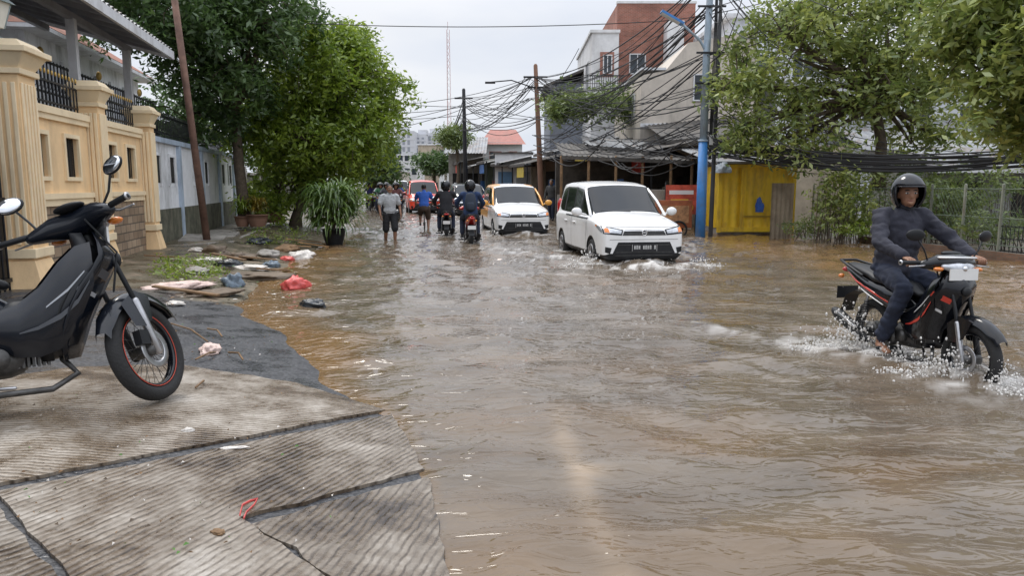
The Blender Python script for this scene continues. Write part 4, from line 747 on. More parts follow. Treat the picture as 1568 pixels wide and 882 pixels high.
# ---------------- PEOPLE
def person(name,loc,ang,J,cl,scale=1,vox=.014,helmet=None,longs=True,shorts=False,lean=0,hair_=True,faceit=True,grip=False,jk=1.0):
    e=E(name,loc,rot=(lean,0,ang),scale=scale); J={k:Vector(v) for k,v in J.items()}; f=J['f'].normalized(); up=Vector((0,0,1)); sd_=up.cross(f).normalized()
    mb=MB(); seg=[]
    def T(p,r,lab,**k):
        mb.tube(p,r,0,14,**k)
        for i in range(len(p)-1):
            ra_=r[i] if isinstance(r[i],(tuple,list)) else (r[i],r[i]); rb2=r[i+1] if isinstance(r[i+1],(tuple,list)) else (r[i+1],r[i+1]); seg.append((Vector(p[i]),Vector(p[i+1]),sum(ra_)/2,sum(rb2)/2,lab))
    ax=(J['shL']-J['shR']).normalized(); axh=(J['hpL']-J['hpR']).normalized()
    hip,ch,nk=J['hip'],J['chest'],J['neck']
    wst=hip.lerp(ch,.45); j=jk
    T([hip-(ch-hip).normalized()*.05,hip+(ch-hip)*.1],[(.15,.11),(.165,.12)],1,wd=axh)
    T([hip+(ch-hip)*(.2 if jk==1 else .02),wst,ch,nk-(nk-ch)*.35,nk-(nk-ch)*.1],[(.165*j*1.06,.125*j*1.08),(.158*j,.118*j),(.182*j,.125*j),(.168,.1),(.085,.07)],0,wd=ax)
    if jk>1: T([nk-(nk-ch)*.18,nk-Vector((0,0,.0))],[(.075,.07),(.066,.064)],0,wd=ax)
    T([nk-(nk-ch)*.1,J['head']-Vector((0,0,.06))],[.052,.05],2)
    for s in 'LR':
        sh,el,wr=J['sh'+s],J['el'+s],J['wr'+s]
        if longs: T([sh.lerp(nk,.25),sh,sh.lerp(el,.5),el],[.06,.066*j,.06*j,.056*j],0); T([el,el.lerp(wr,.4),wr.lerp(el,.08)],[.055*j,.052*j,.044*j],0); T([wr.lerp(el,.12),wr],[.027,.026],2)
        else: T([sh.lerp(nk,.25),sh,sh.lerp(el,.68)],[.06,.07,.074],0); T([sh.lerp(el,.5),el,wr],[.046,.038,.026],2)
        hp,kn,an,toe=J['hp'+s],J['kn'+s],J['an'+s],J['toe'+s]
        if shorts: T([hp,hp.lerp(kn,.95)],[.102,.094],1); T([hp.lerp(kn,.8),kn,kn.lerp(an,.35),an],[.06,.054,.052,.034],2)
        else: T([hp,hp.lerp(kn,.5),kn],[.1,.088,.074],1); T([kn,kn.lerp(an,.35),an.lerp(kn,.12)],[.073,.07,.062],1); T([an.lerp(kn,.2),an],[.04,.036],3)
        T([an.lerp(kn,.02),an-(toe-an)*.12+Vector((0,0,-.03)),an.lerp(toe,.5)-Vector((0,0,.015)),toe],[(.036,.036),(.036,.034),(.042,.03),(.036,.018)],3,wd=sd_)
    hd=J['head']; Mh=Matrix((f,sd_,up)).transposed()
    def EL(o,r,lab):
        c=hd+f*o[0]+sd_*o[1]+up*o[2]; mb.ell(c,r,0,16,10,Mh); seg.append((c,c,sum(r)/3,sum(r)/3,lab))
    EL((0,0,.02),(.096,.077,.1),2); EL((.022,0,-.05),(.068,.057,.068),2); EL((.092,0,-.012),(.02,.015,.026),2); EL((.08,0,-.075),(.02,.025,.016),2)
    for sg in(-1,1): EL((-.005,sg*.077,-.01),(.02,.012,.03),2)
    o=mb.obj('body',[cl[0]],e); md=o.modifiers.new('r','REMESH'); md.mode='VOXEL'; md.voxel_size=vox; ms=o.modifiers.new('s','SMOOTH'); ms.factor=.5; ms.iterations=2
    bpy.context.view_layer.update(); dg=bpy.context.evaluated_depsgraph_get(); me=bpy.data.meshes.new_from_object(o.evaluated_get(dg)); o.modifiers.clear(); o.data=me
    me.materials.clear()
    for c in cl: me.materials.append(c)
    def label(cen):
        n=len(cen); best=np.full(n,9.); lab=np.zeros(n,int)
        for a,b_,r1,r2,lb_ in seg:
            a=np.array(a);b2=np.array(b_); d=b2-a; L2=d@d; t_=np.clip((cen-a)@d/L2,0,1) if L2>0 else np.zeros(n); dist=np.linalg.norm(cen-(a+t_[:,None]*d),axis=1)-(r1*(1-t_)+r2*t_); k=dist<best; best[k]=dist[k]; lab[k]=lb_
        return lab
    n=len(me.polygons); cen=np.zeros(n*3); me.polygons.foreach_get('center',cen); lab=label(cen.reshape(-1,3))
    me.polygons.foreach_set('material_index',lab); me.polygons.foreach_set('use_smooth',np.ones(n,bool))
    if vox<.016:
        vc=np.zeros(len(me.vertices)*3); me.vertices.foreach_get('co',vc); vc=vc.reshape(-1,3); vl=label(vc); me.update(); nr=np.zeros(len(me.vertices)*3); me.vertices.foreach_get('normal',nr); nr=nr.reshape(-1,3)
        am_=.016 if jk>1 else .009
        dsp=np.array([ (abs(mnoise.noise(Vector((q[0]*7,q[1]*7,q[2]*13))))*1.6-.35+.4*mnoise.noise(Vector(q)*24))*am_ if k_<2 else 0 for q,k_ in zip(vc,vl)])
        me.vertices.foreach_set('co',(vc+nr*dsp[:,None]).ravel())
    me.update()
    mb=MB()
    for s,sg in(('L',1),('R',-1)):
        wr=J['wr'+s]; el=J['el'+s]; d=(wr-el).normalized()
        if grip: d=(d*.4+Vector((1,0,-.1))).normalized()
        acr=Vector((0,1,0))*-sg if grip else f
        acr=(acr-d*acr.dot(d)).normalized(); pn=d.cross(acr).normalized()
        inw=-sd_*sg if not grip else Vector((0,0,-1))
        if pn.dot(inw)<0: pn=-pn
        mb.tube([wr,wr+d*.045,wr+d*.085],[(.024,.015),(.038,.015),(.04,.013)],0,10,wd=acr)
        for k in range(4):
            b0=wr+d*.085+acr*(.028-.019*k); l_=[.075,.085,.078,.06][k]
            if grip: pts=[b0,b0+d*.028+pn*.006,b0+d*.03+pn*.035,b0+d*.006+pn*.05]
            else:
                pts=[b0]; an_=.25
                for fr_ in (.42,.32,.26): pts.append(pts[-1]+(d*math.cos(an_)+pn*math.sin(an_))*l_*fr_); an_+=.35
            mb.tube(pts,[.009,.0088,.008,.007],0,8)
        tb=wr+d*.025+acr*.028; mb.tube([tb,tb+d*.03+acr*.022+pn*.01,tb+d*.055+acr*.02+pn*.03],[.012,.011,.009],0,8)
    mb.obj('hands',[cl[2]],e)
    mb=MB()
    def EP(o,r,m): mb.ell(hd+f*o[0]+sd_*o[1]+up*o[2],r,m,12,8,Mh)
    if faceit:
        for sg in(-1,1):
            EP((.082,sg*.031,.012),(.013,.016,.008),0); EP((.0915,sg*.031,.012),(.006,.0075,.007),1)
            p=hd+f*.088+up*.034; mb.tube([p+sd_*sg*.014,p+sd_*sg*.034+up*.005+f*-.004,p+sd_*sg*.05-f*.014],[.004,.005,.003],1,6)
            p=hd+f*.086+up*.021; mb.tube([p+sd_*sg*.017,p+sd_*sg*.032+up*.003+f*.003,p+sd_*sg*.047-f*.008],[.003]*3,2,6)
        p=hd+f*.088-up*.052; mb.tube([p-sd_*.024-f*.008,p+f*.002,p+sd_*.024-f*.008],[(.004,.004),(.007,.006),(.004,.004)],3,8)
    if hair_ and not helmet:
        EP((-.018,0,.042),(.098,.084,.092),1)
    mb.obj('face',[M('eye_white',(.6,.58,.55),.3),hair,cl[2],M('lips',(.2,.07,.05),.5)],e)
    if helmet:
        mb=MB(); r=(.142,.122,.145); c=hd+up*.02-f*.005; n=40;k=26; V=[];Fc=[]
        for i in range(k+1):
            ph=math.pi*i/k
            for jj in range(n):
                g=2*math.pi*jj/n-math.pi; V.append(c+Mh@Vector((r[0]*math.sin(ph)*math.cos(g),r[1]*math.sin(ph)*math.sin(g),r[2]*math.cos(ph)*(1 if ph<1.6 else 1.05))))
        for i in range(k):
            for jj in range(n):
                g=2*math.pi*(jj+.5)/n-math.pi; el=math.degrees(math.pi/2-math.pi*(i+.5)/k)
                if abs(g)<math.radians(62) and el<22 and not (helmet=='full' and el<-32): continue
                if el<-58: continue
                Fc.append((i*n+jj,(i+1)*n+jj,(i+1)*n+(jj+1)%n,i*n+(jj+1)%n))
        mb.add(V,Fc,0); o=mb.obj('helmet',[gloss,black],e,solid=-.018)
        mb=MB(); rows_=[]
        for i in range(7):
            el=math.radians(20+i*7); rows_.append([c+Mh@Vector((r[0]*1.05*math.cos(el)*math.cos(g)+.012,r[1]*1.05*math.cos(el)*math.sin(g),r[2]*1.05*math.sin(el))) for g in np.linspace(-1.15,1.15,15)])
        mb.grid(rows_,0)
        pk_=[[c+Mh@Vector((r[0]*1.0*math.cos(g)*q,r[1]*q*math.sin(g),r[2]*(.34-.1*(q-1)))) for g in np.linspace(-1,1,11)] for q in(1.0,1.18)]
        mb.grid(pk_,1); mb.obj('visor',[M('smoke_visor',(.12,.12,.13),.1,coat=.6),gloss],e,solid=.003)
        mb=MB()
        for sg in(-1,1): mb.tube([hd+sd_*sg*.09-up*.05,hd+sd_*sg*.06-up*.11+f*.02,hd-up*.13+f*.05],.006,0,6)
        mb.obj('chin_strap',[black],e)
    return e
def cloth(n,c): return M('cloth_'+n,c,.9,var=.25,vs=7,bump=.5,bs=14)
def ride(foot=.26):
    return dict(hip=(.22,0,.88),chest=(.27,0,1.22),neck=(.3,0,1.43),head=(.34,0,1.55),f=(1,0,-.05),shL=(.27,.19,1.37),shR=(.27,-.19,1.37),elL=(.50,.34,1.14),elR=(.50,-.34,1.14),wrL=(.79,.31,1.045),wrR=(.79,-.31,1.045),
      hpL=(.24,.10,.86),hpR=(.24,-.10,.86),knL=(.66,.19,.76),knR=(.66,-.19,.76),anL=(.50,.2,foot+.08),anR=(.50,-.2,foot+.08),toeL=(.68,.22,foot),toeR=(.68,-.22,foot))
jeans=cloth('jeans',(.018,.024,.045)); navy=cloth('jacket',(.028,.029,.042)); shoe=M('shoe',(.03,.028,.03),.6)
fw=Vector((-2.32,4.52)); b0=math.radians(36); sc1=1.12
rear=Vector((fw.x-1.24*sc1*math.cos(b0),fw.y-1.24*sc1*math.sin(b0)))
moto('parked_motorcycle',(rear.x+.06,rear.y-.04,.155),b0,lean=-.11,steer=.82,accent=M('grey_panel',(.08,.085,.095),.3,.3),main=M('navy_black_paint',(.006,.008,.013),.2,coat=.25,spec=.4),second=M('silver_trim',(.45,.47,.5),.3,.4),scale=sc1,rim=gloss,mz=1.17,strp=stripe)
hd_=Vector((.12,-.993)); rear=Vector((3.42,6.85)); an=face(*hd_)
moto('motorcycle',(rear.x,rear.y,-.13),an,steer=.08,accent=M('red_graphic',(.6,.05,.03),.25,coat=.4),main=gloss,second=M('white_graphic',(.7,.7,.7),.3,coat=.4),scale=1.0)
J=ride(); J['f']=(.97,-.3,-.03); J['anR']=(.42,-.22,.26);J['toeR']=(.58,-.25,.2)
person('motorcyclist',(rear.x,rear.y,-.13),an,J,[navy,jeans,skin,skin],vox=.011,helmet='open',grip=True,jk=1.16)
an2=face(-.1,.99)
for (x,y,jk_,hm,acc) in((-1.02,18.4,cloth('navy2',(.02,.04,.1)),'full',redp),(-1.85,20.9,cloth('dark2',(.02,.02,.024)),'full',M('silver_grey',(.3,.3,.3),.3))):
    p=Vector((x,y,-.1)); moto('motorcycle',p,an2,accent=acc,main=acc if acc is redp else gloss,plate=platew)
    person('motorcyclist',p,an2,ride(),[jk_,jeans,skin,shoe],vox=.018,helmet=hm,grip=True,jk=1.1)
mb=MB(); bpk=E('backpack',Vector((-1.02,18.4,-.1)),an2); mb.tube([(.11,0,1.0),(.09,0,1.15),(.11,0,1.36)],[(.13,.07),(.15,.09),(.11,.06)],0,12,wd=(0,1,0)); mb.tube([(.01,0,1.0),(.01,0,1.15)],[(.09,.03)]*2,0,10,wd=(0,1,0)); mb.obj('pack',[M('dark_bag',(.03,.04,.06),.8)],bpk)
for (x,y,c_) in((-5.0,32,(.15,.06,.06)),(-8.6,45,(.05,.05,.16)),(-9.5,51,(.3,.05,.04)),(-6.7,38,(.04,.12,.06)),(-7.3,41,(.3,.3,.3)),(-10.6,58,(.1,.1,.1)),(-7.6,50,(.05,.1,.3)),(-5.9,35,(.06,.06,.07)),(-3.3,43,(.25,.12,.05)),(-8.2,55,(.2,.2,.05))):
    p=Vector((x,y,-.1)); moto('motorcycle',p,face(.2,-.98) ,accent=redp); person('motorcyclist',p,face(.2,-.98),ride(),[cloth('c%d'%int(y),c_),jeans,skin,shoe],vox=.028,helmet='open',grip=True)
gr=cloth('grey_tshirt',(.4,.41,.42)); bk=cloth('black_shorts',(.018,.018,.02))
wj=dict(hip=(0,0,.92),chest=(.02,0,1.25),neck=(.02,0,1.43),head=(.05,0,1.55),f=(1,.05,-.08),shL=(.0,.19,1.37),shR=(.0,-.19,1.37),elL=(-.04,.27,1.10),elR=(.02,-.28,1.10),wrL=(.08,.28,.88),wrR=(.14,-.27,.87),hpL=(0,.1,.88),hpR=(0,-.1,.88),knL=(.12,.11,.48),knR=(-.01,-.11,.46),anL=(.08,.11,.08),anR=(-.18,-.11,.1),toeL=(.24,.12,.03),toeR=(-.03,-.12,.03))
pw=G(598,371); person('walking_man',(pw.x,pw.y,-.13),face(.3,-.95),wj,[gr,bk,skin,skin],vox=.013,longs=False,shorts=True,scale=.98)
pc=G(650,354); be=E('bicycle',(pc.x,pc.y,-.1),face(-.12,.99)); mb=MB()
for x in(0,1.0): mb.torus((x,0,.32),.31,.018,'y',0,32,8); mb.disc((x,0,.32),.03,.08,'y',1)
for pts in([(0,0,.32),(.38,0,.28),(.25,0,.75)],[(.38,0,.28),(.85,0,.72),(.27,0,.7)],[(1,0,.32),(.85,0,.8),(.83,0,.95)],[(0,0,.32),(.26,0,.7)]): mb.tube(pts,.015,1,8)
mb.tube([(.75,-.28,.98),(.83,0,.97),(.75,.28,.98)],.012,1,8); mb.tube([(.12,0,.8),(.36,0,.8)],[(.07,.03),(.03,.02)],0,10,wd=(0,1,0)); mb.obj('frame',[rubber,dsteel],be)
cj=dict(hip=(.2,0,.88),chest=(.32,0,1.2),neck=(.4,0,1.38),head=(.46,0,1.5),f=(1,0,-.1),shL=(.36,.19,1.32),shR=(.36,-.19,1.32),elL=(.52,.28,1.12),elR=(.52,-.28,1.12),wrL=(.73,.27,1.0),wrR=(.73,-.27,1.0),hpL=(.22,.1,.85),hpR=(.22,-.1,.85),knL=(.55,.13,.65),knR=(.5,-.13,.5),anL=(.38,.13,.32),anR=(.3,-.13,.12),toeL=(.54,.13,.3),toeR=(.46,-.13,.1))
person('cyclist',(pc.x,pc.y,-.1),face(-.12,.99),cj,[cloth('blue_shirt',(.03,.1,.4)),cloth('brown_shorts',(.07,.05,.04)),skin,shoe],vox=.018,longs=False,shorts=True,grip=True)
for (u,Y,c_,a_) in((845,30.5,(.05,.05,.05),4.2),):
    p=P(u,300,Y); person('pedestrian',(p.x,p.y,0.05),a_,wj,[cloth('p%d'%u,c_),jeans,skin,shoe],vox=.028)
# splash
sp_=E('water_splash'); mb=MB(); wmat=M('splash_water',(.7,.68,.65),.1,var=.2,vs=20)
rq=np.random.RandomState(9)
def drops(cx,cy,dx,dy,n,sp0,zm,rr):
    for i in range(n):
        a=rq.rand()**.7; x=cx+dx*a+rq.normal()*sp0*(.3+a); y=cy+dy*a+rq.normal()*sp0*(.3+a); z=abs(rq.normal())*zm*math.sin(math.pi*min(1,a+.15))+.01; r=rr*(.35+rq.rand()**3*1.6); mb.ell((x,y,z),(r,r*(.6+rq.rand()*.8),r*(.6+rq.rand()*1.2)),0,5,3)
fwp=rear+hd_*1.24
drops(fwp.x-.05,fwp.y-.1,-.45,.25,800,.09,.12,.0062); drops(fwp.x+.02,fwp.y-.2,.15,-.25,600,.09,.10,.006); drops(rear.x-.1,rear.y-.2,-.55,.1,1200,.1,.19,.007); drops(fwp.x-.3,fwp.y+.4,.1,.5,520,.14,.08,.006)
drops(1.6,13.6,-.5,0,460,.15,.15,.009); drops(3.3,13.5,.4,0,320,.15,.12,.009); drops(2.4,13.4,.4,-.3,260,.4,.07,.009); drops(-.35,21.6,-.4,0,80,.2,.12,.015)
mb.obj('droplets',[wmat],sp_)
# ---------------- RIGHT SIDE
def win(mb,face_,c,a0,a1,z0,z1,mf=1,mg=2,t=.05):
    def B(a,b_,za,zb,d0,d1,m):
        if face_=='y-': mb.b(a,b_,c-d1,c-d0,za,zb,m)
        else: mb.b(c-d1,c-d0,a,b_,za,zb,m)
    B(a0,a1,z0,z1,.0,.01,mg); B(a0-t,a0,z0-t,z1+t,0,.06,mf); B(a1,a1+t,z0-t,z1+t,0,.06,mf); B(a0,a1,z1,z1+t,0,.06,mf); B(a0-.03,a1+.03,z0-t,z0,0,.09,mf); B((a0+a1)/2-.02,(a0+a1)/2+.02,z0,z1,.01,.04,mf)
whp=M('white_paint_far',(.68,.68,.68),.7,var=.1,dirt=((.3,.28,.25),.5,.6))
e=E('brick_house'); mb=MB(); mb.b(5.75,10.0,42,50,0,11.3,0); mb.b(5.7,10.05,41.95,42.3,11.3,11.42,1); mb.b(4.3,5.75,41.2,50,0,9.6,1); mb.b(4.2,5.8,41.1,50,9.6,9.75,1)
mb.b(4.75,5.5,41.15,41.2,7.3,8.6,0); win(mb,'y-',41.15,4.95,5.35,7.5,8.4); win(mb,'x-',4.3,42.5,44,6.8,8.3); win(mb,'y-',42,6.5,7.3,7.6,8.6); mb.b(3.9,6.0,40.2,41.2,6.3,6.42,1); mb.b(8.3,9.2,41,42,6.5,10.2,1)
for k in range(16): mb.b(4.0+k*.12,4.03+k*.12,40.25,40.28,6.42,7.2,3)
mb.b(3.95,6,40.24,40.29,7.2,7.26,3)
mb.obj('walls',[brick,whp,winglass,iron],e)
e=E('beige_house'); mb=MB(); y0=31.5
xa,xb=P(985,0,y0).x,P(1125,0,y0).x
mb.add([(xa,y0,0),(xb+1,y0,0),(xb+1,y0,7.8),(xa+1.9,y0,7.3),(xa+1.0,y0,6.2),(xa,y0,6.0),(xa,y0+8,0),(xb+1,y0+8,0),(xb+1,y0+8,7.8),(xa+1.9,y0+8,7.3),(xa+1.0,y0+8,6.2),(xa,y0+8,6.0)],[(0,1,2,3,4,5),(0,5,11,6),(5,4,10,11),(4,3,9,10),(3,2,8,9)],0,False)
mb.b(xa-.05,xa+1.0,y0-.08,y0+8,6.2,6.3,1)
win(mb,'y-',y0,xa+2.2,xa+2.9,5.0,6.0); mb.b(xa,xb+1,y0-.06,y0,3.9,4.05,1); win(mb,'x-',xa,33,34.2,4.4,5.4)
mb.obj('walls',[beige,fascia,winglass],e)
e=E('grey_house'); mb=MB(); xa,xb=P(843,0,46).x,P(905,0,46).x; mb.b(xa,xb,46,54,0,7.6,0); mb.add([(xa-.4,45.6,7.3),(xb+.2,45.6,8.5),(xb+.2,54,8.5),(xa-.4,54,7.3),(xa-.4,45.6,7.45),(xb+.2,45.6,8.65),(xb+.2,54,8.65),(xa-.4,54,7.45)],[(0,1,5,4),(4,5,6,7),(3,2,1,0),(0,4,7,3)],1,False)
for k in range(10): mb.b(xa+.2+k*.2,xa+.3+k*.2,45.92,46,5.6,7.2,2)
mb.obj('walls',[M('grey_wall',(.22,.24,.28),.8,dirt=((.1,.1,.1),.5,1)),darkroof,dark],e)
e=E('shop_row',rz=TH); mb=MB(); rs_=random.Random(4); s=25.2; k=0; cols_=[tan,concr,M('shop_green',(.2,.25,.2),.8),M('shop_white',(.5,.5,.48),.7,dirt=((.2,.18,.15),.6,1)),M('shop_brown',(.22,.15,.1),.8),tan]
while s<58:
    w_=rs_.uniform(3.0,4.5); hgt_=rs_.uniform(2.9,3.5); tt=11.0-max(0,(s-30))*.13
    mb.b(tt+1.2,tt+7,s,s+w_-.05,0,hgt_,k%6); mb.b(tt+1.14,tt+1.2,s+.25,s+w_-.3,.1,2.3,6)
    mb.b(tt+.9,tt+1.2,s,s+.22,0,hgt_,k%6)
    za=hgt_+.35; zb=hgt_-.25
    corr(mb,(tt-1.1,s-.1,zb),(tt-1.1,s+w_,zb),(tt+3,s-.1,za+.3),(tt+3,s+w_,za+.3),14,.03,7 if k%2 else 8)
    mb.b(tt-1.12,tt-1.08,s-.1,s+w_,zb-.14,zb-.02,8)
    for q in(.1,w_-.2): mb.tube([(tt-.9,s+q,0),(tt-.9,s+q,zb)],.04,9,8)
    mb.b(tt-.2,tt+.7,s+.5,s+w_-.8,0,.9,rs_.randrange(6)); mb.b(tt+.7,tt+1.1,s+.6,s+1.6,0,1.8,rs_.choice([10,11,12,6]))
    if k%2==0: mb.b(tt-1.0,tt-.97,s+.6,s+2.4,zb-.75,zb-.18,rs_.choice([10,11,12]))
    s+=w_; k+=1
mb.obj('shops',cols_+[dark,greyroof,darkroof,iron,M('sign_red',(.5,.05,.03),.5),M('sign_yellow',(.6,.45,.06),.5),M('sign_blue',(.05,.15,.4),.5)],e)
e=E('tin_roof_shed'); mb=MB()
def roofP(u0,v0,u1,v1,Y,dep,rise,m,n=16,th=.12):
    a=P(u0,v0,Y);b_=P(u1,v1,Y); corr(mb,a,b_,a+Vector((0,dep,rise)),b_+Vector((0,dep,rise)),n,.025,m); mb.add([a-Vector((0,.01,th)),b_-Vector((0,.01,th)),b_-Vector((0,.01,0)),a-Vector((0,.01,0))],[(0,1,2,3)],1,False)
roofP(860,238,1065,246,25.5,5,.7,1,26); roofP(900,222,1030,232,28,4,.6,0,18); roofP(1020,215,1180,200,27,5,1.0,1,20); roofP(1085,248,1225,252,22.6,5,.7,0,22)
xa=P(860,0,26).x; xb=P(1100,0,26).x
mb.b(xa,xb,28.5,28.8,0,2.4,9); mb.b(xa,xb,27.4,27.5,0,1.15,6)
for u in(862,905,948,990,1035,1068,1098):
    q=P(u,0,25.6); mb.tube([(q.x,q.y,0),(q.x,q.y,2.45)],.05,4,8)
for i in range(40):
    u=R.uniform(865,1090); q=P(u,0,26.2+R.uniform(0,1)); w_=R.uniform(.12,.45); z0=R.choice([0,0,.9]); mb.b(q.x,q.x+w_,q.y,q.y+.4,z0,z0+R.uniform(.3,.9),R.choice([3,4,5,6,7,8,9,9]))
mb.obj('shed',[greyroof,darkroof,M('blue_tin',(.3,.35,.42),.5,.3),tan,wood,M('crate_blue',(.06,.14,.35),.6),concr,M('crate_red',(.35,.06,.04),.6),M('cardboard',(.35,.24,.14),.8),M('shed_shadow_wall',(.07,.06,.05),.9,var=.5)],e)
e=E('concrete_kiosk_wall'); mb=MB(); a=P(985,300,23.8); b_=P(1060,300,23.8); mb.b(a.x,b_.x,23.8,24,0,1.35,0); mb.b(a.x-2.2,a.x-.1,24.6,24.8,0,1.5,1); mb.obj('wall',[concr,tan],e,bevel=.01)
e=E('food_stall_banner'); mb=MB(); a=P(1020,283,22.2); c=P(1066,328,22.2)
mb.b(a.x,c.x,22.2,22.23,c.z,a.z,0); mb.b(a.x+.1,c.x-.1,22.19,22.2,a.z-.28,a.z-.16,1); mb.b(a.x+.15,c.x-.25,22.19,22.2,a.z-.52,a.z-.42,2); mb.ell((c.x-.25,22.19,c.z+.2),(.16,.012,.14),2); mb.ell((a.x+.25,22.19,c.z+.15),(.15,.012,.1),3)
for x in(a.x,c.x): mb.tube([(x,22.25,0),(x,22.25,a.z+.05)],.025,4,8)
mb.obj('banner',[M('banner_red',(.5,.08,.04),.5,var=.5,vs=4),platew,M('banner_yellow',(.7,.45,.05),.5),M('banner_blue',(.06,.18,.5),.5),iron],e)
e=E('food_cart'); mb=MB(); q=P(1052,0,21.9); mb.b(q.x-.7,q.x+.3,21.7,22.15,.25,1.05,0); mb.b(q.x-.6,q.x+.2,21.67,21.7,.4,.9,1); mb.torus((q.x-.1,21.65,.2),.24,.03,'y',2,24,8); mb.torus((q.x-.1,22.2,.2),.24,.03,'y',2,24,8); mb.obj('cart',[M('cart_orange',(.35,.1,.035),.5,var=.5),M('cart_cream',(.4,.2,.09),.5,var=.6,vs=6),rubber],e)
e=E('yellow_kiosk'); mb=MB(); a=P(1100,350,22.0); b_=P(1212,350,22.0)
x0,x1=a.x,b_.x; corr(mb,(x0,22.0,.22),(x1,22.0,.22),(x0,22.0,2.05),(x1,22.0,2.05),9,.035,0); corr(mb,(x0,23.8,.22),(x0,22.0,.22),(x0,23.8,2.05),(x0,22.0,2.05),8,.03,0); corr(mb,(x1,22.0,.22),(x1,23.8,.22),(x1,22,2.05),(x1,23.8,2.05),8,.03,0)
for x in(x0,x1): mb.b(x-.05,x+.05,21.94,22.04,.1,2.1,0)
mb.b(x0+.05,x1-.05,21.93,22.03,.12,.26,0); mb.b(x0+.05,x1-.05,21.93,22.03,2.0,2.1,0); mb.b(x0+.6,x0+.66,21.93,21.98,.26,2.0,0); mb.b(x0+.72,x1-.05,21.94,21.97,.55,.6,1)
mb.b(x0-.15,x1+.15,21.8,23.9,2.12,2.18,2); mb.b(x0,x1,22.1,23.7,-.1,.2,3)
mb.obj('kiosk',[yellow,M('yellow_dark',(.4,.25,.02),.5),greyroof,concr],e)
lump('blue_tarpaulin',P(1163,322,21.75),(.12,.1,.3),M('tarp_blue',(.03,.12,.5),.5,var=.3,vs=6,bump=.5,bs=10),3)
lump('grey_tarpaulin',P(1105,262,21.7),(.3,.2,.22),M('tarp_grey',(.4,.45,.5),.5,var=.3,vs=6,bump=.5,bs=10),5)
e=E('zinc_fence'); mb=MB(); a=P(1178,360,20.6);b_=P(1212,360,20.6); corr(mb,(a.x,20.6,.0),(b_.x,20.6,.0),(a.x,20.6,1.55),(b_.x,20.6,1.55),5,.02,0); mb.obj('panels',[M('rusty_zinc',(.33,.27,.2),.6,.3,var=.3,dirt=((.2,.09,.04),.7,3))],e)
pb=G(1072,366); e=E('street_lamp'); mb=MB(); mb.tube([pb-Vector((0,0,.2)),pb+Vector((0,0,2.7))],[.14,.13],1,18,cap=None); mb.tube([pb+Vector((0,0,2.7)),pb+Vector((.0,0,5)),pb+Vector((.1,0,9.2))],[.11,.095,.075],0,16,cap=None)
mb.disc(pb+Vector((0,0,2.7)),.15,.06,'z',0)
z6=P(0,62,pb.y).z; mb.tube([pb+Vector((.05,0,z6-.4)),pb+Vector((-.2,-.05,z6)),pb+Vector((-.75,-.1,z6+.45))],.035,0,10); lm=pb+Vector((-.95,-.12,z6+.55)); Mx=Matrix.Translation(lm)@Matrix.Rotation(.5,4,'Y'); mb.b(-.38,.3,-.14,.14,-.03,.03,2,Mx); mb.b(-.35,.2,-.12,.12,-.045,-.03,3,Mx)
mb.b(pb.x+.12,pb.x+.36,pb.y-.2,pb.y-.05,P(0,222,pb.y).z,P(0,207,pb.y).z,4)
for i in range(4): mb.tube([pb+Vector((.13+.02*i,-.1,2.2)),pb+Vector((.15+.03*i,-.12,5)),pb+Vector((.18,-.1,8.6))],.012,5,6)
for z in(4.2,5.0,6.2,7.2): mb.b(pb.x-.3,pb.x+.45,pb.y-.12,pb.y-.08,z,z+.05,5)
mb.obj('pole',[greypole,blue,M('solar_panel',(.05,.2,.5),.2),platew,M('meter_box',(.5,.5,.5),.5),iron],e)
e=E('utility_pole'); mb=MB(); p2=pb+Vector((.42,.5,0)); mb.tube([p2,p2+Vector((.05,0,7.0))],[.065,.05],0,12); mb.obj('shaft',[M('dark_steel_pole',(.07,.07,.075),.6)],e)
e=E('utility_pole'); mb=MB(); p3=P(832,0,38); p3.z=0; t3=P(820,100,38); mb.tube([p3,t3],[.16,.1],0,12); mb.b(t3.x-.6,t3.x+.6,37.9,38.0,t3.z-.6,t3.z-.52,1); mb.b(t3.x-.4,t3.x+.4,37.9,38.0,t3.z-1.1,t3.z-1.02,1); mb.tube([t3-Vector((0,0,1.1)),t3+Vector((-1.2,-.3,-.75)),t3+Vector((-2.2,-.4,-.85))],.03,1,8); mb.b(t3.x-2.5,t3.x-2.0,37.5,37.7,t3.z-.92,t3.z-.84,1); mb.obj('pole',[M('rust_brown_pole',(.22,.12,.08),.8),iron],e)
e=E('utility_pole'); mb=MB(); p4=P(711,0,50); p4.z=0; t4=P(710,137,50); mb.tube([p4,t4],[.17,.11],0,12); mb.b(t4.x-.6,t4.x+.6,49.9,50,t4.z-.6,t4.z-.5,0); mb.obj('pole',[iron],e)
e=E('utility_pole'); mb=MB(); p5=P(680,0,75); p5.z=0; t5=P(680,205,75); mb.tube([p5,t5],[.15,.1],0,12); mb.obj('pole',[conpole],e)
cab=[]
def cable(a,b_,sag,r=.012,n=14):
    a=Vector(a);b_=Vector(b_); cab.append(([a.lerp(b_,i/n)-Vector((0,0,sag*4*(i/n)*(1-i/n))) for i in range(n+1)],r))
def pt(p,z): return Vector((p.x,p.y,z))
for i in range(20):
    z=P(0,228,pb.y).z+R.uniform(-.12,.35); q=P(1640,R.uniform(222,256),15.5); cable(pt(pb,z),q,R.uniform(.15,.5),R.choice([.012,.02,.03]))
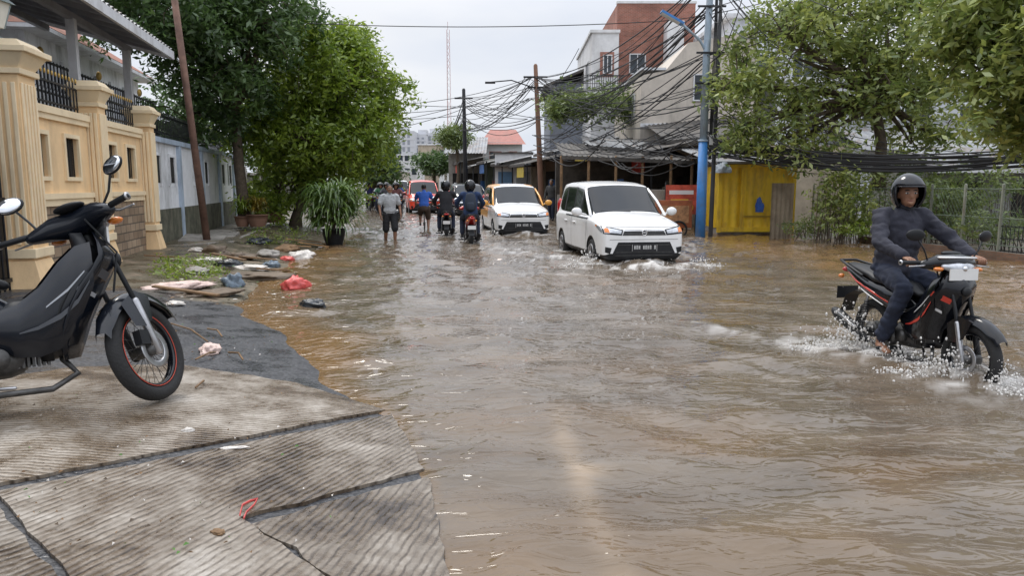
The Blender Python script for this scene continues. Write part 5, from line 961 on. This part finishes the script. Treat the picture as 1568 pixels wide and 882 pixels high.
for i in range(40):
    z=R.choice([4.2,5,6.2,7.2,3.0,3.3,3.6])+R.uniform(-.1,.1); z3=t3.z-R.choice([.6,1.1,1.6,2.5,3.4,3.9,4.2]); cable(pt(pb,z)+Vector((R.uniform(-.3,.4),0,0)),Vector((t3.x+R.uniform(-.4,.4),38,z3)),R.uniform(.2,1.4),R.choice([.011,.014,.02]))
for i in range(22): cable(Vector((t3.x+R.uniform(-.5,.5),38,t3.z-R.choice([.55,1.05,1.6,2.6]))),Vector((t4.x+R.uniform(-.5,.5),50,t4.z-R.choice([.5,1,1.8,2.6]))),R.uniform(.2,1.0),.018)
for i in range(12): cable(Vector((t4.x,50,t4.z-R.choice([.5,1,1.8]))),Vector((t5.x,75,t5.z-R.choice([0,.4,.8]))),R.uniform(.2,.8),.02)
for i in range(22):
    q=P(R.uniform(1100,1320),R.uniform(-60,190),R.uniform(16,26)); cable(pt(pb,R.choice([4.2,5,6.2,7.2,8.2])),q,R.uniform(.05,.6),.011)
for (v0,v1) in((150,165),(172,150),(190,180),(205,120),(180,160),(160,140)): cable(P(560,v0,36),Vector((t3.x,38,t3.z-R.choice([.5,1.1,1.6]))),.4,.015)
for (u0,v0,u1,v1) in((470,35,1010,32),(1010,32,1250,-20)): cable(P(u0,v0,21),P(u1,v1,21),.12,.012)
for i in range(14): cable(Vector((t3.x,38,t3.z-R.choice([.6,1.1,2]))),P(R.uniform(860,1040),R.uniform(60,200),R.uniform(34,41)),.3,.015)
for i in range(26):
    u=R.uniform(840,1060); cable(P(u,R.uniform(195,250),24.8),P(u+R.uniform(40,180),R.uniform(205,255),22),R.uniform(.1,.6),R.choice([.012,.018]))
for i in range(10): cable(pt(pb,R.choice([3.0,3.6,4,4.6])),P(R.uniform(1180,1560),R.uniform(235,268),R.uniform(16.5,20)),R.uniform(.3,.6),.011)
curves('overhead_cables',cab,M('cable_black',(.02,.02,.022),.6),None,1.0,1)
cc=[]
for i in range(7):
    c=pb+Vector((.45+.05*R.random(),-.2,2.9+R.uniform(-.1,.1))); rr_=R.uniform(.2,.34); cc.append(([c+Vector((rr_*math.cos(a),R.uniform(-.02,.02),rr_*1.1*math.sin(a))) for a in np.linspace(0,6.28,18)],.01))
curves('cable_coil',cc,_m['cable_black'])
fpts=[(8.9,22.0),(9.0,19),(9.3,16.5),(9.75,13.6),(10.3,10.5),(11,7)]
fe=E('wire_fence'); mb=MB(); spl=[]
for (xa,ya),(xb,yb) in zip(fpts[:-1],fpts[1:]):
    n=int(math.hypot(xb-xa,yb-ya)/1.4)+1
    for i in range(n+1):
        x=xa+(xb-xa)*i/n;y=ya+(yb-ya)*i/n; mb.tube([(x,y,0),(x,y,1.5)],.03,0,8)
    L_=math.hypot(xb-xa,yb-ya); m_=int(L_/.09)
    for i in range(m_):
        for sg in(1,-1):
            f0=i/m_; f1=f0+sg*.75/L_
            if 0<=f1<=1: spl.append(([(xa+(xb-xa)*f0,ya+(yb-ya)*f0,.3),(xa+(xb-xa)*f1,ya+(yb-ya)*f1,1.4)],.0032))
    for z in(.32,.85,1.42): spl.append(([(xa,ya,z),(xb,yb,z)],.01))
mb.obj('posts',[M('post_grey',(.3,.32,.26),.7,dirt=((.15,.08,.04),.6,4))],fe); curves('mesh',spl,M('fence_wire',(.16,.2,.15),.6,.2),fe,1.0,0)
e=E('brick_kerb'); mb=MB()
for (xa,ya),(xb,yb) in zip(fpts[1:-1],fpts[2:]):
    d=Vector((xb-xa,yb-ya,0)); L_=d.length; Mx=Matrix.Translation((xa,ya,0))@Matrix.Rotation(math.atan2(d.y,d.x),4,'Z'); mb.b(0,L_,-.09,.09,-.1,.2,0,Mx)
mb.obj('kerb',[brickmat('kerb_brick',(.3,.17,.11),(.2,.12,.08),(.18,.15,.12),4,.5,.2,.02)],e)
e=E('iron_lattice_fence'); mb=MB(); (xa,ya),(xb,yb)=(9.6,14.6),(10.8,8.2)
for i in range(70):
    f0=i/70; x=xa+(xb-xa)*f0;y=ya+(yb-ya)*f0; mb.tube([(x,y,.2),(x,y,.72)],.008,0,5)
for z in(.22,.46,.70): mb.tube([(xa,ya,z),(xb,yb,z)],.012,0,6)
mb.obj('fence',[iron],e)
e=E('white_apartment'); mb=MB(); mb.b(11.5,27,33,42,0,5.9,0); mb.b(10.9,27.4,32.7,42,5.9,6.1,1)
for i in range(6): x=12.3+i*2.4; win(mb,'y-',33,x,x+1.1,3.6,4.9); win(mb,'y-',33,x,x+1.1,1.0,2.2)
mb.b(14,27,30,33,0,3.1,0)
corr(mb,(13.5,29.3,3.0),(27,29.3,3.0),(13.5,33,4.3),(27,33,4.3),40,.03,3)
mb.b(13.5,27,29.27,29.3,2.85,3.0,1)
mb.obj('walls',[M('apartment_white',(.72,.74,.78),.7,var=.08,dirt=((.35,.35,.35),.5,.5)),fascia,winglass,greyroof],e)
e=E('corner_house'); mb=MB(); xa=P(1120,0,36).x; mb.b(xa,xa+5,36,42,0,9.2,0); mb.b(xa-.3,xa+5.2,35.7,42,9.2,9.4,1); win(mb,'y-',36,xa+.8,xa+1.8,6.2,7.6); win(mb,'y-',36,xa+3,xa+4,6.2,7.6); mb.obj('walls',[M('grey_white_wall',(.64,.66,.7),.7,dirt=((.3,.3,.3),.5,.6)),fascia,winglass],e)
e=E('long_shed'); mb=MB(); mb.b(12.5,24,22.5,26,0,2.1,0); corr(mb,(12.2,21.9,2.0),(24,21.9,2.0),(12.2,25,3.0),(24,25,3.0),36,.03,1); mb.b(12.2,24,21.87,21.9,1.85,2.0,2)
for i in range(5): mb.b(13+i*2.1,14.2+i*2.1,22.46,22.5,.5,1.6,3)
mb.obj('shed',[M('shed_wall_dark',(.2,.2,.19),.8,var=.4),greyroof,fascia,dark],e)
e=E('red_roof_house'); mb=MB(); xa=P(738,0,62).x; xb=P(800,0,62).x; mb.b(xa,xb,62,70,0,5.0,0); mb.add([(xa-.3,61.5,4.8),(xb+.3,61.5,4.8),(xb-.5,66,6.3),(xa+.5,66,6.3)],[(0,1,2,3)],1,False); win(mb,'y-',62,xa+.6,xa+1.5,3,4.2); win(mb,'y-',62,xa+2,xa+2.8,3,4.2); mb.obj('walls',[whp,M('roof_red',(.36,.14,.11),.7,dirt=((.2,.15,.12),.5,1)),winglass],e)
e=E('shophouse'); mb=MB(); xa=P(757,0,46).x; xb=P(815,0,46).x; mb.b(xa,xb,46,52,0,3.4,0); mb.b(xa+.2,xa+1.1,45.95,46,0.1,2.3,1); mb.b(xa+1.3,xb-.15,45.95,46,.1,2.3,2); mb.b(xa-.2,xb+.2,45.2,46,2.6,2.7,3); mb.b(xa-.1,xb+.1,45.9,52,3.4,3.5,3); mb.obj('walls',[whp,M('shutter_blue',(.1,.2,.33),.5),M('shutter_grey',(.35,.36,.37),.5),darkroof],e)
e=E('street_house'); mb=MB(); xa=P(684,0,58).x; xb=P(738,0,58).x; mb.b(xa,xb,58,66,0,4.0,0); corr(mb,(xa-.3,57.2,3.9),(xb+.3,57.2,3.9),(xa-.3,62,5.4),(xb+.3,62,5.4),14,.03,1); mb.b(xa+.3,xb-.4,57.95,58,.2,2.4,2); mb.obj('walls',[concr,greyroof,dark],e)
for i,(u0,u1,v,Y) in enumerate(((605,640,238,110),(640,672,222,120),(560,600,245,100),(672,690,238,95),(590,612,262,85))):
    e=E('distant_house'); mb=MB(); a=P(u0,v,Y);b_=P(u1,v,Y); mb.b(a.x,b_.x,Y,Y+8,0,a.z,0); mb.b(a.x-.2,b_.x+.2,Y-.2,Y+8,a.z,a.z+.2,1)
    for k in range(3):
        for q in range(3): x=a.x+(b_.x-a.x)*(.12+.3*k); mb.b(x,x+.7,Y-.04,Y,1+q*2,1.9+q*2,2)
    mb.obj('walls',[[whp,tan,concr,whp,beige][i],fascia,winglass],e)
for (u0,u1,v0,Y) in((606,634,200,330),(636,652,205,340),(654,680,203,350)):
    e=E('apartment_tower'); mb=MB(); a=P(u0,v0,Y);b_=P(u1,v0,Y); mb.b(a.x,b_.x,Y,Y+20,0,a.z,0); n=int((b_.x-a.x)/2.2)
    for k in range(n): mb.b(a.x+.6+k*2.2,a.x+1.7+k*2.2,Y-.05,Y,3,a.z-1.5,1)
    z=3
    while z<a.z-1: mb.b(a.x,b_.x,Y-.12,Y-.06,z,z+.9,0); z+=3
    mb.b(a.x+1,a.x+5,Y+2,Y+8,a.z,a.z+2,0); mb.obj('tower',[M('tower_white',(.6,.61,.64),.8,var=.05),M('tower_glass',(.3,.32,.36),.4)],e)
e=E('radio_mast'); mb=MB(); q=P(685,0,150); zt=P(0,45,150).z; w_=.55
for a in range(3):
    an_=a*2.094; mb.tube([(q.x+w_*math.cos(an_),150+w_*math.sin(an_),0),(q.x+w_*.6*math.cos(an_),150+w_*.6*math.sin(an_),zt)],.04,0,5)
z=0;k=0
while z<zt-1.2:
    for a in range(3):
        a1_=a*2.094;a2_=(a+1)*2.094; ww=w_*(1-.4*z/zt); mb.tube([(q.x+ww*math.cos(a1_),150+ww*math.sin(a1_),z),(q.x+ww*math.cos(a2_),150+ww*math.sin(a2_),z+1.2)],.03,1 if (k//5)%2 else 0,4)
    z+=1.2;k+=1
mb.tube([(q.x,150,zt),(q.x,150,zt+1.5)],.04,0,5); mb.obj('mast',[M('mast_red',(.5,.28,.26),.6),M('mast_white',(.6,.6,.6),.6)],e)
tree('background_trees',(30,60,0),(30,60,3),[((20,60,4),(4,3,2.5)),((30,58,4),(5,3,3)),((40,60,4),(5,3,3)),((12,66,4),(3,3,2))],220,14,.5,lf_d,30,spread=.5)
tree('background_trees',(-22,70,0),(-22,70,3),[((-18,62,4),(3,3,3)),((-26,60,5),(5,3,4)),((-16,80,4),(3,3,3))],180,14,.5,lf_d,31,spread=.5)
